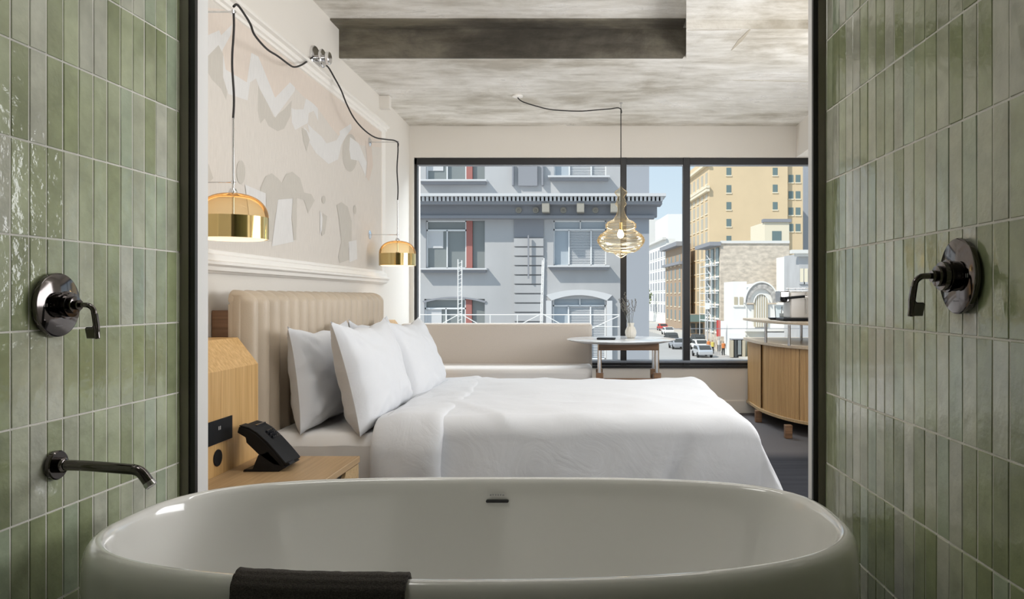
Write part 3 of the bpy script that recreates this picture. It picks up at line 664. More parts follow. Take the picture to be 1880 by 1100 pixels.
wall_lamp(D1, 'gold and amber glass lamp hung at the near side of the bed'); wall_lamp(D2, 'gold and amber glass lamp hung beyond the headboard by the window')
def pathpx(pts, d0, d1):
    out = []; x0, x1 = pts[0][0], pts[-1][0]
    for x, y in pts: out.append(P(x, y, 1/((1/d0)+((x-x0)/(x1-x0))*((1/d1)-(1/d0)))))
    return out
cc = P(577, 107, 4.83); cc.x = LW
t = thing('cord_canopy', 'round chrome double canopy on the left wall gathering both lamp cords', 'canopy', (cc.x, cc.y, cc.z))
m = MB(); m.lathe([(0, 0), (.076, 0), (.078, .004), (.078, .012), (.074, .016), (.02, .016), (.02, .045), (.055, .046), (.058, .05), (.058, .058), (.054, .062), (.02, .062), (.02, .078), (.036, .079), (.04, .083), (.04, .1), (.036, .104), (0, .104)], (cc.x, cc.y, cc.z), (1, 0, 0), 48); obj('discs', m, M['chrome'], t, angle=30)
m = MB(); m.tube(pathpx([(429, 12), (436, 9), (450, 28), (460, 45), (468, 65), (490, 90), (510, 103), (530, 118), (540, 123), (552, 120), (565, 112), (576, 103)], D1, 4.80), .0052, 10, smooth=6)
tag(obj('lamp_cord', m, M['cord']), 'black cord sagging from the near lamp to the chrome canopy', 'cord')
m = MB(); m.tube(pathpx([(595, 118), (603, 124), (613, 141), (626, 165), (636, 190), (650, 217), (668, 238), (688, 252), (708, 256), (724, 258), (731, 263), (730.5, 270)], 4.86, D2), .0052, 10, smooth=6)
tag(obj('lamp_cord', m, M['cord']), 'black cord running down from the chrome canopy to the far lamp', 'cord')

# ------------------------------------------------------------ pendant
PD = 6.55; pc = P(1140, 400, PD)
t = thing('pendant_lamp', 'pale amber blown glass pendant hanging over the round table', 'lamp', (pc.x, PD, EYE+.349))
pr = [(90,12),(110,20),(130,42),(150,72),(165,84),(180,86),(200,70),(215,55),(235,42),(255,50),(275,62),(300,60),(315,74),(330,78),(345,66),(360,52),(390,42),(420,46),(450,55),(480,68),(505,84),(525,100),(540,115),(550,140),(570,178),(590,192),(600,208),(620,204),(640,210),(655,196),(665,182),(680,196),(700,222),(720,252),(740,284),(760,292),(780,312),(800,314),(815,324),(835,316),(855,312),(875,296),(895,286),(910,266),(925,258),(945,240),(960,218),(975,188),(985,140),(990,105),(1000,84),(1015,72),(1030,52),(1045,28),(1052,4)]
pr2 = []
for (ya, ra), (yb, rb_) in zip(pr, pr[1:]):
    for k in range(3): q_ = k/3; yy_ = ya+(yb-ya)*q_; rr_ = ra+(rb_-ra)*q_; pr2.append((yy_, rr_*(1+.022*math.sin(yy_*.42))))
pr2.append(pr[-1])
m = MB(); m.lathe([(r/7.33*PD/F, P(0, 330+y/7.33, PD).z) for y, r in pr2], (pc.x, PD, 0), n=64); obj('blown_glass_shade', m, M['amberclear'], t, angle=50)
bz = P(0, 430, PD).z
m = MB(); m.lathe([(.001, bz-.036), (.018, bz-.03), (.027, bz-.012), (.026, bz+.008), (.016, bz+.03), (.012, bz+.04)], (pc.x-.003, PD, 0), n=24); obj('bulb', m, M['bulb'], t)
m = MB(); m.tube([(pc.x, PD, bz+.035), (pc.x, PD, bz+.10)], .015, 16); obj('lamp_holder', m, M['brass'], t)
hk = P(1141, 199, PD)
m = MB(); m.tube([(pc.x, PD, bz+.08), (pc.x, PD, hk.z)], .0042, 8)
pp = pathpx([(950, 175), (951, 180), (960, 187), (985, 195), (1010, 201), (1040, 203.5), (1070, 204), (1100, 201.5), (1120, 200), (1134, 198), (1140, 201), (1141, 208)], 6.31, PD); pp[0].z = CZ
m.tube(pp, .0048, 8, smooth=5); obj('cord', m, M['cord'], t)
m = MB(); m.lathe([(0, 0), (.045, 0), (.045, -.012), (.03, -.018), (0, -.018)], (pp[0].x, pp[0].y, CZ), n=32); obj('ceiling_rose', m, M['trimpaint'], t)
m = MB(); m.tube([(pc.x, PD, CZ), (pc.x, PD, hk.z-.01)], .003, 8); m.lathe([(0, 0), (.012, 0), (.012, -.008), (0, -.008)], (pc.x, PD, CZ), n=16); obj('ceiling_hook', m, M['steel'], t)

# ------------------------------------------------------------ sofa
t = thing('sofa', 'low oat coloured banquette sofa under the left window pane', 'sofa', (-.85, 6.7, 0))
xr = (1087-PX)*6.85/F
m = MB(); m.box((-1.74, 6.80, .30), (xr, 7.0, EYE-48*6.85/F)); obj('sofa_back', m, M['sofa'], t, bevel=.028, seg=4)
m = MB(); m.box((-1.74, 6.27, .36), (xr, 6.81, .528)); obj('seat_cushion', m, M['sofaseat'], t, bevel=.04, seg=4)
m = MB(); m.box((-1.74, 6.30, .09), (xr-.01, 6.98, .365)); obj('sofa_base', m, M['sofa'], t, bevel=.012)
m = MB()
for x in (-1.6, xr-.12):
    for y in (6.36, 6.90):
        obj('leg', MB().lathe([(0, 0), (.018, 0), (.024, .1), (0, .1)], (x, y, 0), n=16), M['walnut'], t)

# ------------------------------------------------------------ table
tx, td, tz, tr = .232, 6.40, .770, .458
t = thing('round_table', 'round marble topped table with chrome legs by the window', 'table', (tx, td, 0))
m = MB(); m.lathe([(0, tz-.03), (tr-.09, tz-.03), (tr-.012, tz-.012), (tr, tz-.006), (tr, tz-.002), (tr-.005, tz), (0, tz)], (tx, td, 0), n=96); obj('marble_top', m, M['marble'], t, angle=25)
lxs = ((1101-PX)*6.2/F, (1206-PX)*6.25/F)
m = MB(); m.box((lxs[0]-.01, 6.20, tz-.085), (lxs[1]+.01, 6.24, tz-.031)); m.box((lxs[0]-.01, 6.56, tz-.085), (lxs[1]+.01, 6.60, tz-.031)); m.box((lxs[0]+.02, 6.24, tz-.08), (lxs[0]+.05, 6.56, tz-.035)); m.box((lxs[1]-.05, 6.24, tz-.08), (lxs[1]-.02, 6.56, tz-.035)); obj('apron', m, M['walnut'], t, bevel=.003)
for x in lxs:
    for y in (6.22, 6.58):
        lg = obj('leg', MB().tube([(x, y, .05), (x, y, tz-.032)], .0165, 20), M['chrome'], t)
        obj('lower_leg', MB().box((x-.03, y-.03, 0), (x+.03, y+.03, .50)), M['walnut'], t, bevel=.004)
m = MB(); m.box((lxs[0]+.03, 6.205, .425), (lxs[1]-.03, 6.235, .455)); m.box((lxs[0]-.015, 6.25, .425), (lxs[0]+.015, 6.55, .455)); m.box((lxs[1]-.015, 6.25, .425), (lxs[1]+.015, 6.55, .455)); obj('stretcher', m, M['walnut'], t, bevel=.003)
# vase and stems
vc = P(1158, 618, 6.5); vz = tz
m = MB(); rib = []
N = 64; prf = [(.030, 0), (.042, .012), (.048, .045), (.046, .065), (.034, .092), (.026, .105), (.030, .125), (.031, .13), (.027, .128), (.023, .106), (.03, .08), (.03, .02), (0, .015)]
for r, h in prf: rib.append([Vector((vc.x+(r+(.0012*math.cos(12*2*PI*i/N)*(r > .03)))*math.cos(2*PI*i/N), 6.5+(r+(.0012*math.cos(12*2*PI*i/N)*(r > .03)))*math.sin(2*PI*i/N), vz+h)) for i in range(N)])
m.loft(rib, 0, True, False); m.f.append(list(range(N))); m.m.append(0)
tag(obj('vase', m, M['ceramic'], angle=50), 'small cream ribbed vase on the marble table', 'vase')
fl = thing('dried_flowers', 'sprigs of dried flowers standing in the cream vase', 'flowers', (vc.x, 6.5, vz+.1))
rnd = random.Random(4)
for i in range(9):
    a = rnd.uniform(0, 2*PI); rr = rnd.uniform(.02, .10); hh = rnd.uniform(.16, .27); bx_, by_ = math.cos(a)*rr-.02, math.sin(a)*rr*.8
    base = Vector((vc.x+bx_*.1, 6.5+by_*.1, vz+.03)); top = Vector((vc.x+bx_, 6.5+by_, vz+.12+hh)); midp = base.lerp(top, .55)+Vector((-bx_*.15, 0, 0))
    m = MB(); m.tube([base, midp, top], .0016, 5, smooth=4)
    st = obj('stem', m, M['stem'], fl)
    m = MB()
    for k in range(9):
        p = midp.lerp(top, .25+.75*k/8)+Vector((rnd.uniform(-.01, .01), rnd.uniform(-.01, .01), 0)); m.lathe([(.0005, -.006), (.004, -.002), (.003, .005), (.0005, .009)], p, (rnd.uniform(-.6, .6), rnd.uniform(-.6, .6), 1), 6)
    obj('bloom', m, M['bloom'], st)
nb_ = P(1112, 621, 6.3)
m = MB(); m.prism([(nb_.x-.075, 6.25, tz+.0015), (nb_.x+.075, 6.22, tz+.0015), (nb_.x+.085, 6.36, tz+.0015), (nb_.x-.065, 6.39, tz+.0015)], (0, 0, .012)); tag(obj('notebook', m, M['blackplastic'], bevel=.002), 'thin dark notebook lying on the marble table', 'notebook')

# ------------------------------------------------------------ credenza
def curve(off, n=40, zc=0, x1=2.235, y1=7.31):
    A, B = .556-off, 1.12-off; out = [Vector((2.0-A, y1, zc))]
    for i in range(n+1):
        a = PI/2*i/n; out.append(Vector((2.0-A*math.cos(a), 6.9-B*math.sin(a), zc)))
    out.append(Vector((x1, 6.9-B, zc))); out.append(Vector((x1, y1, zc))); return out
cr = thing('credenza', 'curved oak tambour minibar cabinet in the right corner by the window', 'cabinet', (1.9, 6.6, 0))
def slab(off, z0, z1): return MB().prism(curve(off, 40, z0), (0, 0, z1-z0))
obj('counter_top', slab(0, .706, .735), M['oaktop'], cr, bevel=.004)
obj('shelf', slab(-.005, .899, .922), M['oaktop'], cr, bevel=.004)
obj('plinth', slab(.03, .105, .13), M['oakedge'], cr, bevel=.002)
# fluted tambour body
pts = curve(.045, 220)[:-2]; L = [0]
for i in range(1, len(pts)): L.append(L[-1]+(pts[i]-pts[i-1]).length)
def sampler(s):
    for i in range(1, len(L)):
        if s <= L[i]: f = (s-L[i-1])/(L[i]-L[i-1]); p = pts[i-1].lerp(pts[i], f); tt = (pts[i]-pts[i-1]).normalized(); return p, Vector((tt.y, -tt.x, 0))
    return pts[-1].copy(), Vector((0, -1, 0))
def tam(a, b, z0, z1, pitch=.016, dep=.004):
    rs = []; n = max(8, int((b-a)/pitch*6))
    for i in range(n+1):
        s = a+(b-a)*i/n; p, nn = sampler(s); nn = nn if nn.x < 0 or nn.y < 0 else -nn; q_ = p+nn*(dep*abs(math.sin(PI*s/pitch))**.6)
        rs.append([Vector((q_.x, q_.y, z0)), Vector((q_.x, q_.y, z1))])
    return MB().loft(rs, 0, False)
T = L[-1]
def s_at(px_):
    for p_, l_ in zip(pts, L):
        if PX+F*p_.x/p_.y > px_ and l_ > .42: return l_
s1, s2, s3 = s_at(1397), s_at(1403), s_at(1467)
obj('carcass', slab(.058, .13, .706), M['oakdim'], cr)
obj('tambour_door', tam(.0, s1, .13, .705), M['oakdim'], cr, angle=25)
obj('tambour_door', tam(s2, s3, .13, .705), M['oakdim'], cr, angle=25)
obj('tambour_door', tam(s3+.01, T, .13, .705), M['oakdim'], cr, angle=25)
for px_, dd in ((1406, 6.45), (1449, 6.02), (1471, 6.75)):
    x = (px_-PX)*dd/F; obj('post', MB().tube([(x, dd, .734), (x, dd, .900)], .012, 16), M['steel'], cr)
for px_, dd in ((1447, 6.02), (1392, 6.80)):
    x = (px_-PX)*dd/F; obj('leg', MB().box((x-.028, dd-.028, 0), (x+.028, dd+.028, .106)), M['walnut'], cr, bevel=.004)
obj('leg', MB().box((2.12, 7.2, 0), (2.18, 7.26, .106)), M['walnut'], cr, bevel=.004)
# things on the shelf
ez = .923; ex = (1444-PX)*6.3/F
em = thing('espresso_machine', 'silver espresso machine on the upper shelf of the curved cabinet', 'coffee machine', (ex+.15, 6.35, ez))
obj('machine_body', MB().box((ex+.03, 6.30, ez+.02), (ex+.33, 6.53, ez+.245)), M['lightpanel'], em, bevel=.012)
obj('brew_head', MB().box((ex-.045, 6.33, ez+.155), (ex+.04, 6.51, ez+.25)), M['steel'], em, bevel=.01)
m = MB(); m.box((ex-.03, 6.28, ez), (ex+.33, 6.54, ez+.022)); obj('drip_base', m, M['blackplastic'], em, bevel=.004)
m = MB(); m.tube([(ex-.01, 6.28, ez+.19), (ex+.14, 6.25, ez+.205)], .011, 12); m.lathe([(0, 0), (.03, 0), (.03, -.03), (.012, -.045), (0, -.045)], (ex-.02, 6.31, ez+.20), n=24); obj('portafilter', m, M['blackplastic'], em)
m = MB(); m.tube([(ex+.16, 6.285, ez+.24), (ex+.16, 6.28, ez+.06)], .006, 10); m.lathe([(0, 0), (.016, 0), (.016, .02), (0, .02)], (ex+.16, 6.30, ez+.20), (0, -1, 0), 20); m.tube([(ex+.13, 6.27, ez+.20), (ex+.20, 6.27, ez+.20)], .005, 8); obj('steam_wand', m, M['chrome'], em)
m = MB()
for z in (.252, .272): m.tube([(ex+.0, 6.32, ez+z), (ex+.32, 6.32, ez+z)], .003, 8)
for k in range(6): m.tube([(ex+.02+k*.06, 6.32, ez+.243), (ex+.02+k*.06, 6.32, ez+.274)], .003, 6)
obj('cup_rail', m, M['chrome'], em)
trx = (1429-PX)*6.72/F
m = MB(); m.lathe([(0, 0), (.07, 0), (.092, .012), (.095, .014), (.092, .016), (.07, .005), (0, .005)], (trx, 6.72, ez), n=48); tag(obj('serving_tray', m, M['blackplastic']), 'round dark tray beside the espresso machine', 'tray')
gm = thin_glass('clear_glass', (.95, .97, .98), .15)
gm2 = pbr('pale_blue_ceramic', (.52, .58, .62), .2)
cm = MB(); cm.lathe([(0, 0), (.02, 0), (.03, .012), (.034, .05), (.031, .05), (.026, .014), (0, .008)], (trx+.03, 6.67, ez+.0065), n=32)
tag(obj('espresso_cup', cm, gm2), 'small pale blue cup on the dark round tray', 'cup')
gg = MB(); gg.lathe([(0, 0), (.026, 0), (.03, .06), (.034, .11), (.032, .11), (.028, .06), (.024, .006), (0, .006)], (trx+.01, 6.76, ez+.0065), n=32)
tag(obj('drinking_glass', gg, gm), 'clear drinking glass on the dark round tray behind the cup', 'glass')
m = MB(); bx0 = (1381-PX)*7.15/F; m.prism([(bx0-.02, 7.08, .12), (bx0+.05, 7.08, .12), (bx0+.06, 7.08, .36), (bx0-.025, 7.08, .36)], (0, .16, 0))

# ------------------------------------------------------------ exterior
GZ = -6.0
EX = {}
def ex(name, col, rough=.85, **k): EX[name] = pbr('ext_'+name, col, rough, **k)
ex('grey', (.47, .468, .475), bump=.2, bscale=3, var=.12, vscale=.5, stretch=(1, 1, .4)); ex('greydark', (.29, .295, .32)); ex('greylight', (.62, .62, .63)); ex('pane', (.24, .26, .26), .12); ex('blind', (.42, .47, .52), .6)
ex('whiteframe', (.78, .79, .80)); ex('red', (.40, .16, .14)); ex('gold', (.36, .335, .29)); ex('yellow', (.72, .56, .36), var=.04, vscale=.2); ex('cream', (.80, .72, .56)); ex('brick', (.62, .54, .45), var=.22, vscale=1.2, stretch=(1, 1, 2), detail=9)
ex('white', (.85, .84, .81)); ex('offwhite', (.74, .72, .69)); ex('brown', (.42, .31, .22)); ex('tanwin', (.50, .44, .33), .3); ex('greenpane', (.16, .22, .22), .25); ex('road', (.46, .44, .42), var=.06, vscale=.1); ex('walk', (.60, .57, .52)); ex('dark', (.07, .075, .075)); ex('awning', (.11, .15, .13))
ex('arch', (.46, .44, .42), var=.3, vscale=3); ex('leaf', (.20, .23, .12), var=.5, vscale=3); ex('blue', (.30, .45, .55)); ex('signred', (.55, .08, .07)); ex('signyellow', (.75, .62, .15)); ex('orange', (.75, .25, .08)); ex('tyre', (.03, .03, .03)); ex('silver', (.62, .63, .65), .25, metal=.4)
ex('bluegrey', (.36, .375, .41))
struct('ground_1', MB().box((-150, 8.2, GZ-.5), (250, 700, GZ)), EX['road'])
sw = MB(); dx_ = -.079
sw.prism([(19.4, 60, GZ), (45, 60, GZ), (19.4+dx_*300+30, 360, GZ), (19.4+dx_*300, 360, GZ)], (0, 0, .15)); struct('ground_2', sw, EX['walk'])

# grey building opposite
GD = 25.
def g(px_, py_): p = P(px_, py_, GD); return p.x, p.z
gb = thing('grey_building', 'grey blue stucco building with a dentilled cornice filling the left window pane', 'building', (g(950, 0)[0], GD, GZ))
def gbox(x0, y0, x1, y1, out, mi=0, mb=None, inn=0.):
    a = g(x0, y0); b = g(x1, y1); (mb).box((a[0], GD-out, a[1]), (b[0], GD-inn if inn else GD+.02, b[1]), mi)
# wall built as strips around the openings
ops = [(782, 405, 890, 493), (1016, 405, 1113, 488), (782, 200, 890, 332), (1017, 200, 1113, 325), (779, 549, 890, 660), (1015, 545, 1112, 660)]
m = MB()
rows = [(-60, 200), (200, 332), (332, 405), (405, 493), (493, 549), (549, 660), (660, 980)]
lo = (560, 1190)
for r0, r1 in rows:
    cut = sorted([(o[0], o[2]) for o in ops if o[1] < (r0+r1)/2 < o[3] or (o[1] <= r0+1 and o[3] >= r1-8 and o[1] < r1)])
    x = lo[0]
    for a, b in cut:
        if a > x: gbox(x, r0, a, r1, 0, 0, m, -.5)
        x = b
    gbox(x, r0, lo[1], r1, 0, 0, m, -.5)
a = g(560, -60); b = g(1190, 980); m.box((a[0], GD+.5, a[1]), (b[0], GD+14, b[1]), 0)
obj('wall', m, EX['grey'], gb, smooth=False)
m = MB(); gbox(752, 376, 1205, 400, .30, 0, m); gbox(752, 398, 1200, 403, .42, 0, m); gbox(752, 374, 1212, 380, .75, 0, m); gbox(752, 362, 1218, 367, .95, 1, m); obj('cornice', m, [EX['greydark'], EX['greylight']], gb, smooth=False)
m = MB()
for i in range(63): x = 756+i*7.3; gbox(x, 367, x+4.2, 375, .85, 0, m)
obj('dentils', m, EX['greylight'], gb, smooth=False)
for x in (954, 985, 1035, 1093):
    c = g(x, 388); m = MB(); m.lathe([(0, 0), (.10, 0), (.10, .05), (.06, .05), (.06, .03), (.03, .03), (0, .07)], (c[0], GD-.30, c[1]), (0, -1, 0), 20); obj('medallion', m, EX['gold'], gb)
for x in (1003, 1065, 1125):
    m = MB(); gbox(x-5, 378, x+8, 394, .8, 0, m); obj('bracket', m, EX['gold'], gb)
m = MB(); gbox(1150, 403, 1191, 980, .18, 0, m); gbox(1150, -60, 1191, 362, .18, 0, m); obj('pilaster', m, EX['bluegrey'], gb, smooth=False)
m = MB()
for i in range(14): gbox(944, 438+i*17.1, 998, 438+i*17.1+14.6, .10, 0, m)
obj('rusticated_panel', m, EX['grey'], gb, smooth=False)
m = MB(); gbox(952, 300, 987, 342, .12, 0, m); gbox(941, 300, 944, 342, .2, 0, m); gbox(995, 300, 998, 342, .2, 0, m); obj('wall_panel', m, EX['greydark'], gb, smooth=False)
m = MB(); gbox(970, 433, 972.5, 512, .28, 0, m, .2); obj('drain_pipe', m, EX['greydark'], gb)
def gwin(x0, y0, x1, y1, kind):
    m = MB(); gbox(x0, y0, x1, y1, -.20, 0, m, -.26); w = obj('window', m, EX['pane'] if kind != 'b' else EX['blind'], gb, smooth=False)
    f = MB(); fx1 = x0+(x1-x0)*(.68 if kind == 'r' else 1)
    for q0, q1, q2, q3 in ((x0, y0, fx1, y0+2), (x0, y1-2, fx1, y1), (x0, y0, x0+2, y1), (fx1-2, y0, fx1, y1)): gbox(q0, q1, q2, q3, -.10, 0, f, -.19)
    if kind == 'r': gbox((x0+fx1)/2, y0+17, (x0+fx1)/2+2, y1, -.10, 0, f, -.19); gbox(x0, y0+16, fx1, y0+19, -.10, 0, f, -.19)
    else:
        for fr_ in (.28, .70): gbox(x0+(x1-x0)*fr_, y0+17, x0+(x1-x0)*fr_+2.5, y1, -.10, 0, f, -.19)
        gbox(x0, y0+15, x1, y0+18, -.10, 0, f, -.19); gbox((x0+x1)/2, y0, (x0+x1)/2+2, y0+16, -.10, 0, f, -.19)
    obj('window_frame', f, EX['whiteframe'], w, smooth=False)
    if kind == 'r':
        f = MB(); gbox(fx1, y0, fx1+11, y1, -.08, 0, f, -.19); obj('red_shutter', f, EX['red'], w, label='dull red strip')
        f = MB(); gbox(x0+2, y0+19, x0+30, y0+50, -.17, 0, f, -.195); f.v[3].x = f.v[3].x; obj('curtain', f, EX['greylight'], w)
    if kind == 'b':
        f = MB(); nsl = int((y1-y0-20)/3)
        for i in range(nsl): gbox(x0+(x1-x0)*.31, y0+19+i*3, x1-2, y0+20.6+i*3, -.165, 0, f, -.195)
        obj('venetian_blind', f, EX['greylight'], w)
    s = MB()
    if y1 < 600: gbox(x0-10, y1, x1+6, y1+3, .35, 0, s); gbox(x0-6, y1+3, x1+3, y1+8, .22, 1, s); obj('window_ledge', s, [EX['greylight'], EX['greydark']], gb, smooth=False)
gwin(782, 405, 890, 493, 'r'); gwin(1016, 405, 1113, 488, 'b'); gwin(782, 262, 890, 332, 'r'); gwin(1017, 262, 1113, 325, 'b'); gwin(779, 549, 890, 660, 'r'); gwin(1015, 545, 1112, 660, 'b')
def arch(x0, x1, ysp, rise, th, out, mat, nm):
    m = MB(); c0 = (x0+x1)/2; hw_ = (x1-x0)/2; n = 24; up = []; dn_ = []
    for i in range(n+1):
        a = -1+2*i/n; yy = ysp-rise*(1-a*a); up.append((c0+a*(hw_+th), yy-th)); dn_.append((c0+a*hw_, yy))
    for i in range(n):
        q4 = [up[i], up[i+1], dn_[i+1], dn_[i]]; m.prism([(g(*p)[0], GD-out, g(*p)[1]) for p in q4], (0, out+.02, 0))
    obj(nm, m, mat, gb, smooth=False)
arch(1013, 1114, 552, 10, 10, .15, EX['greylight'], 'window_arch'); arch(779, 890, 556, 8, 3, .05, EX['greydark'], 'window_arch')
for q_ in (1003, 1114): m = MB(); gbox(q_, 552, q_+10, 700, .15, 0, m); obj('window_surround', m, EX['greylight'], gb, smooth=False)
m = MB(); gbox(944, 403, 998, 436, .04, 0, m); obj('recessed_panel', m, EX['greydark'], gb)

# white rigging in front of it
RD_ = 17.
def r3(px_, py_, dd=RD_): return P(px_, py_, dd)
rg = thing('roof_scaffold', 'white tubular scaffold with two tall poles outside the left pane', 'scaffold', (r3(920, 0).x, RD_, -3.))
def rt(nm, a, b, r): obj(nm, MB().tube([r3(*a), r3(*b)], r, 8), EX['white'], rg)
for a, b in (((841, 476), (841, 640)), ((848, 478), (848, 640)), ((999, 474), (994, 640)), ((996, 478), (991, 640))): rt('mast', a, b, .013)
for i in range(20): rt('rung', (841, 484+i*7.5), (848, 481+i*7.5), .006); rt('rung', (996.5-i*.2, 484+i*7.5), (999-i*.2, 481+i*7.5), .006)
rt('rail', (770, 578), (1137, 578), .011); rt('rail', (770, 600), (1137, 600), .009)
for a, b in (((845, 576), (805, 598)), ((845, 576), (880, 596)), ((995, 576), (955, 596)), ((995, 576), (1035, 598)), ((1137, 580), (1085, 604)), ((820, 578), (820, 640)), ((1045, 578), (1045, 640)), ((1085, 578), (1085, 640)), ((900, 578), (900, 640)), ((950, 578), (950, 640))): rt('brace', a, b, .010)

# street buildings
SD = Vector((-.079, 1, 0))
def winmesh(w, h, mat, mat2, nm):
    m = MB(); m.box((-w/2, -.06, 0), (w/2, .02, h), 0); m.box((-w/2-.12, -.16, -.22), (w/2+.12, .02, 0), 1)
    me = bpy.data.meshes.new(nm); me.from_pydata(m.v, [], m.f); me.materials.append(mat); me.materials.append(mat2); me.polygons.foreach_set('material_index', m.m); return me
def addwin(parent, me, pos, rot=0.):
    o = bpy.data.objects.new('window', me); SC.collection.objects.link(o); o.parent = parent; o.location = Vector(pos)-Vector(root_of(parent)['_org']); o.rotation_euler = (0, 0, rot); return o
def zat(py_, dd): return EYE+(PY-py_)*dd/F
def xat(px_, dd): return (px_-PX)*dd/F
SR = math.atan2(1, -.079)-PI/2-PI/2     # windows on the street side look to -X
def block(name, label, xL, xR, ytop, D, t, mat, dep=None):
    """front face from px xL..xR at depth D; left side runs t metres along the street"""
    a = Vector((xat(xL, D), D, GZ)); b = Vector((xat(xR, D), D, GZ)); e = SD*t; zt = zat(ytop, D)
    th = thing(name, label, 'building', ((a.x+b.x)/2, D, GZ)); m = MB(); m.prism([a, b, b+e, a+e], (0, 0, zt-GZ)); obj('wall', m, mat, th, smooth=False)
    return th, a, b, e, zt
# yellow tower
yt, a, b, e, zt = block('yellow_tower', 'tall yellow office building seen through the right window pane', 1302, 1446, 285, 150, 24, EX['yellow'])
w1 = winmesh(.95*1, 1.5, EX['greenpane'], EX['cream'], 'win_a'); w2 = winmesh(1.9, 2.3, EX['tanwin'], EX['cream'], 'win_b')
for px_ in (1338, 1423):
    for py_ in ((322, 354, 385, 416, 447) if px_ < 1400 else (322, 353, 385)): addwin(yt, w1, (xat(px_, 150), 150, zat(py_, 150)))
m = MB(); m.box((xat(1446, 151), 151, GZ), (xat(1474, 151), 170, zat(285, 151))); obj('rear_wing', m, EX['yellow'], yt)
for px_ in (1452, 1465):
    for py_ in (335, 365, 395, 425): addwin(yt, w1, (xat(px_, 151), 151, zat(py_, 151)))
for k in range(11):
    for j in range(6):
        s = a+SD*(2.2+j*3.9); addwin(yt, w2, (s.x, s.y, zat(330+k*27.5, 150)-.6), SR)
m = MB()
for z in (zat(303, 150), zat(346, 150), zat(352, 150), zat(600, 150)): m.prism([a+Vector((-.7, -.7, 0)), a+Vector((0, -.7, 0)), a+SD*24, a+SD*24+Vector((-.7, 0, 0))], (0, 0, .5)); [setattr(v, 'z', v.z+z-GZ) for v in m.v[-8:]]
obj('cornice', m, EX['cream'], yt, smooth=False)
# blue-grey sliver tower
bt, *_ = block('slate_tower', 'narrow blue grey tower at the right edge of the window', 1475, 1500, 290, 175, 12, EX['bluegrey'])
# brick building
bk, a, b, e, zt = block('brick_building', 'weathered tan brick building in front of the yellow tower', 1323, 1449, 447, 100, 9, EX['brick'])
m = MB(); m.box((a.x, 99.8, zt), (b.x, 100.4, zt+.35)); obj('parapet', m, EX['offwhite'], bk)
m = MB(); m.prism([a+Vector((-1.5, -.3, 0)), a+Vector((.0, -.3, 0)), a+SD*9, a+SD*9+Vector((-1.5, 0, 0))], (0, 0, .5)); [setattr(v, 'z', v.z+zt-GZ-.3) for v in m.v]; obj('cornice', m, EX['greydark'], bk, smooth=False)
w3 = winmesh(1.5, 1.9, EX['greenpane'], EX['white'], 'win_c')
for k in range(6):
    for j in range(3):
        s = a+SD*(1.5+j*2.9); addwin(bk, w3, (s.x-.05, s.y, zat(480+k*26, 100)), SR)
m = MB()
for k in range(5):
    z = zat(487+k*26, 100); s = a+SD*1; q_ = a+SD*8; m.prism([(s.x-1, s.y, z), (s.x-.1, s.y, z), (q_.x-.1, q_.y, z), (q_.x-1, q_.y, z)], (0, 0, .08)); m.tube([(s.x-1, s.y, z+.9), (q_.x-1, q_.y, z+.9)], .04, 6); m.tube([(s.x-.5, s.y+1, z), (q_.x-.5, q_.y-2, z+1.9)], .05, 6)
for s_ in (1, 4.5, 8): p = a+SD*s_; m.tube([(p.x-1, p.y, zat(620, 100)), (p.x-1, p.y, zat(480, 100))], .05, 6)
obj('fire_escape', m, EX['whiteframe'], bk, smooth=False)
m = MB(); m.box((a.x+.2, 99.6, zat(612, 100)), (a.x+3.2, 99.9, zat(600, 100))); obj('wall_sign', m, EX['brown'], bk)
# cream rooftop block
rt_, a, b, e, zt = block('cream_penthouse', 'cream rooftop block rising behind the tan brick building', 1404, 1449, 408, 122, 8, EX['cream'])
m = MB(); m.box((a.x-.3, 121.7, zt), (b.x+.3, 123, zt+.5)); obj('roof_edge', m, EX['greydark'], rt_)
addwin(rt_, w3, (xat(1426, 122), 122, zat(446, 122)), 0)
# arch fronted white building
ad = 90.
aw = thing('arched_theatre', 'white theatre front with a large ornate arch above shopfronts', 'building', (xat(1400, ad), ad, GZ))
m = MB(); m.box((xat(1345, ad), ad, GZ), (xat(1371, ad), ad+6, zat(517, ad))); m.box((xat(1371, ad), ad+.1, GZ), (xat(1452, ad), ad+6, zat(560, ad)))
ac = xat(1396.5, ad); az = zat(556, ad); n = 28
def hring(r0, r1, y0, y1, mi, mb):
    for i in range(n):
        t0, t1 = PI*i/n, PI*(i+1)/n
        mb.prism([(ac+r*math.cos(t_), y0, az+r*1.25*math.sin(t_)) for r, t_ in ((r0, t0), (r1, t0), (r1, t1), (r0, t1))], (0, y1-y0, 0), mi)
hring(0, 29*ad/F, ad-.05, ad+5.9, 0, m); obj('wall', m, EX['white'], aw, smooth=False)
m = MB(); hring(21*ad/F, 29.5*ad/F, ad-.45, ad-.05, 0, m); obj('ornate_arch', m, EX['arch'], aw, smooth=False)
m = MB(); hring(29.5*ad/F, 31.5*ad/F, ad-.6, ad-.05, 0, m); hring(12.5*ad/F, 14*ad/F, ad-.4, ad-.05, 0, m); obj('arch_rim', m, EX['white'], aw, smooth=False)
m = MB(); hring(0, 12.5*ad/F, ad-.2, ad-.06, 0, m); m.box((ac-12.5*ad/F, ad-.2, zat(600, ad)), (ac+12.5*ad/F, ad-.02, az)); obj('arched_window', m, EX['tanwin'], aw, smooth=False)
m = MB()
for k in range(-2, 3): m.box((ac+k*.27-.04, ad-.26, zat(600, ad)), (ac+k*.27+.04, ad-.2, az+.85*1.2*math.sqrt(max(0, 1-(k/3)**2))))
obj('mullion', m, EX['white'], aw)
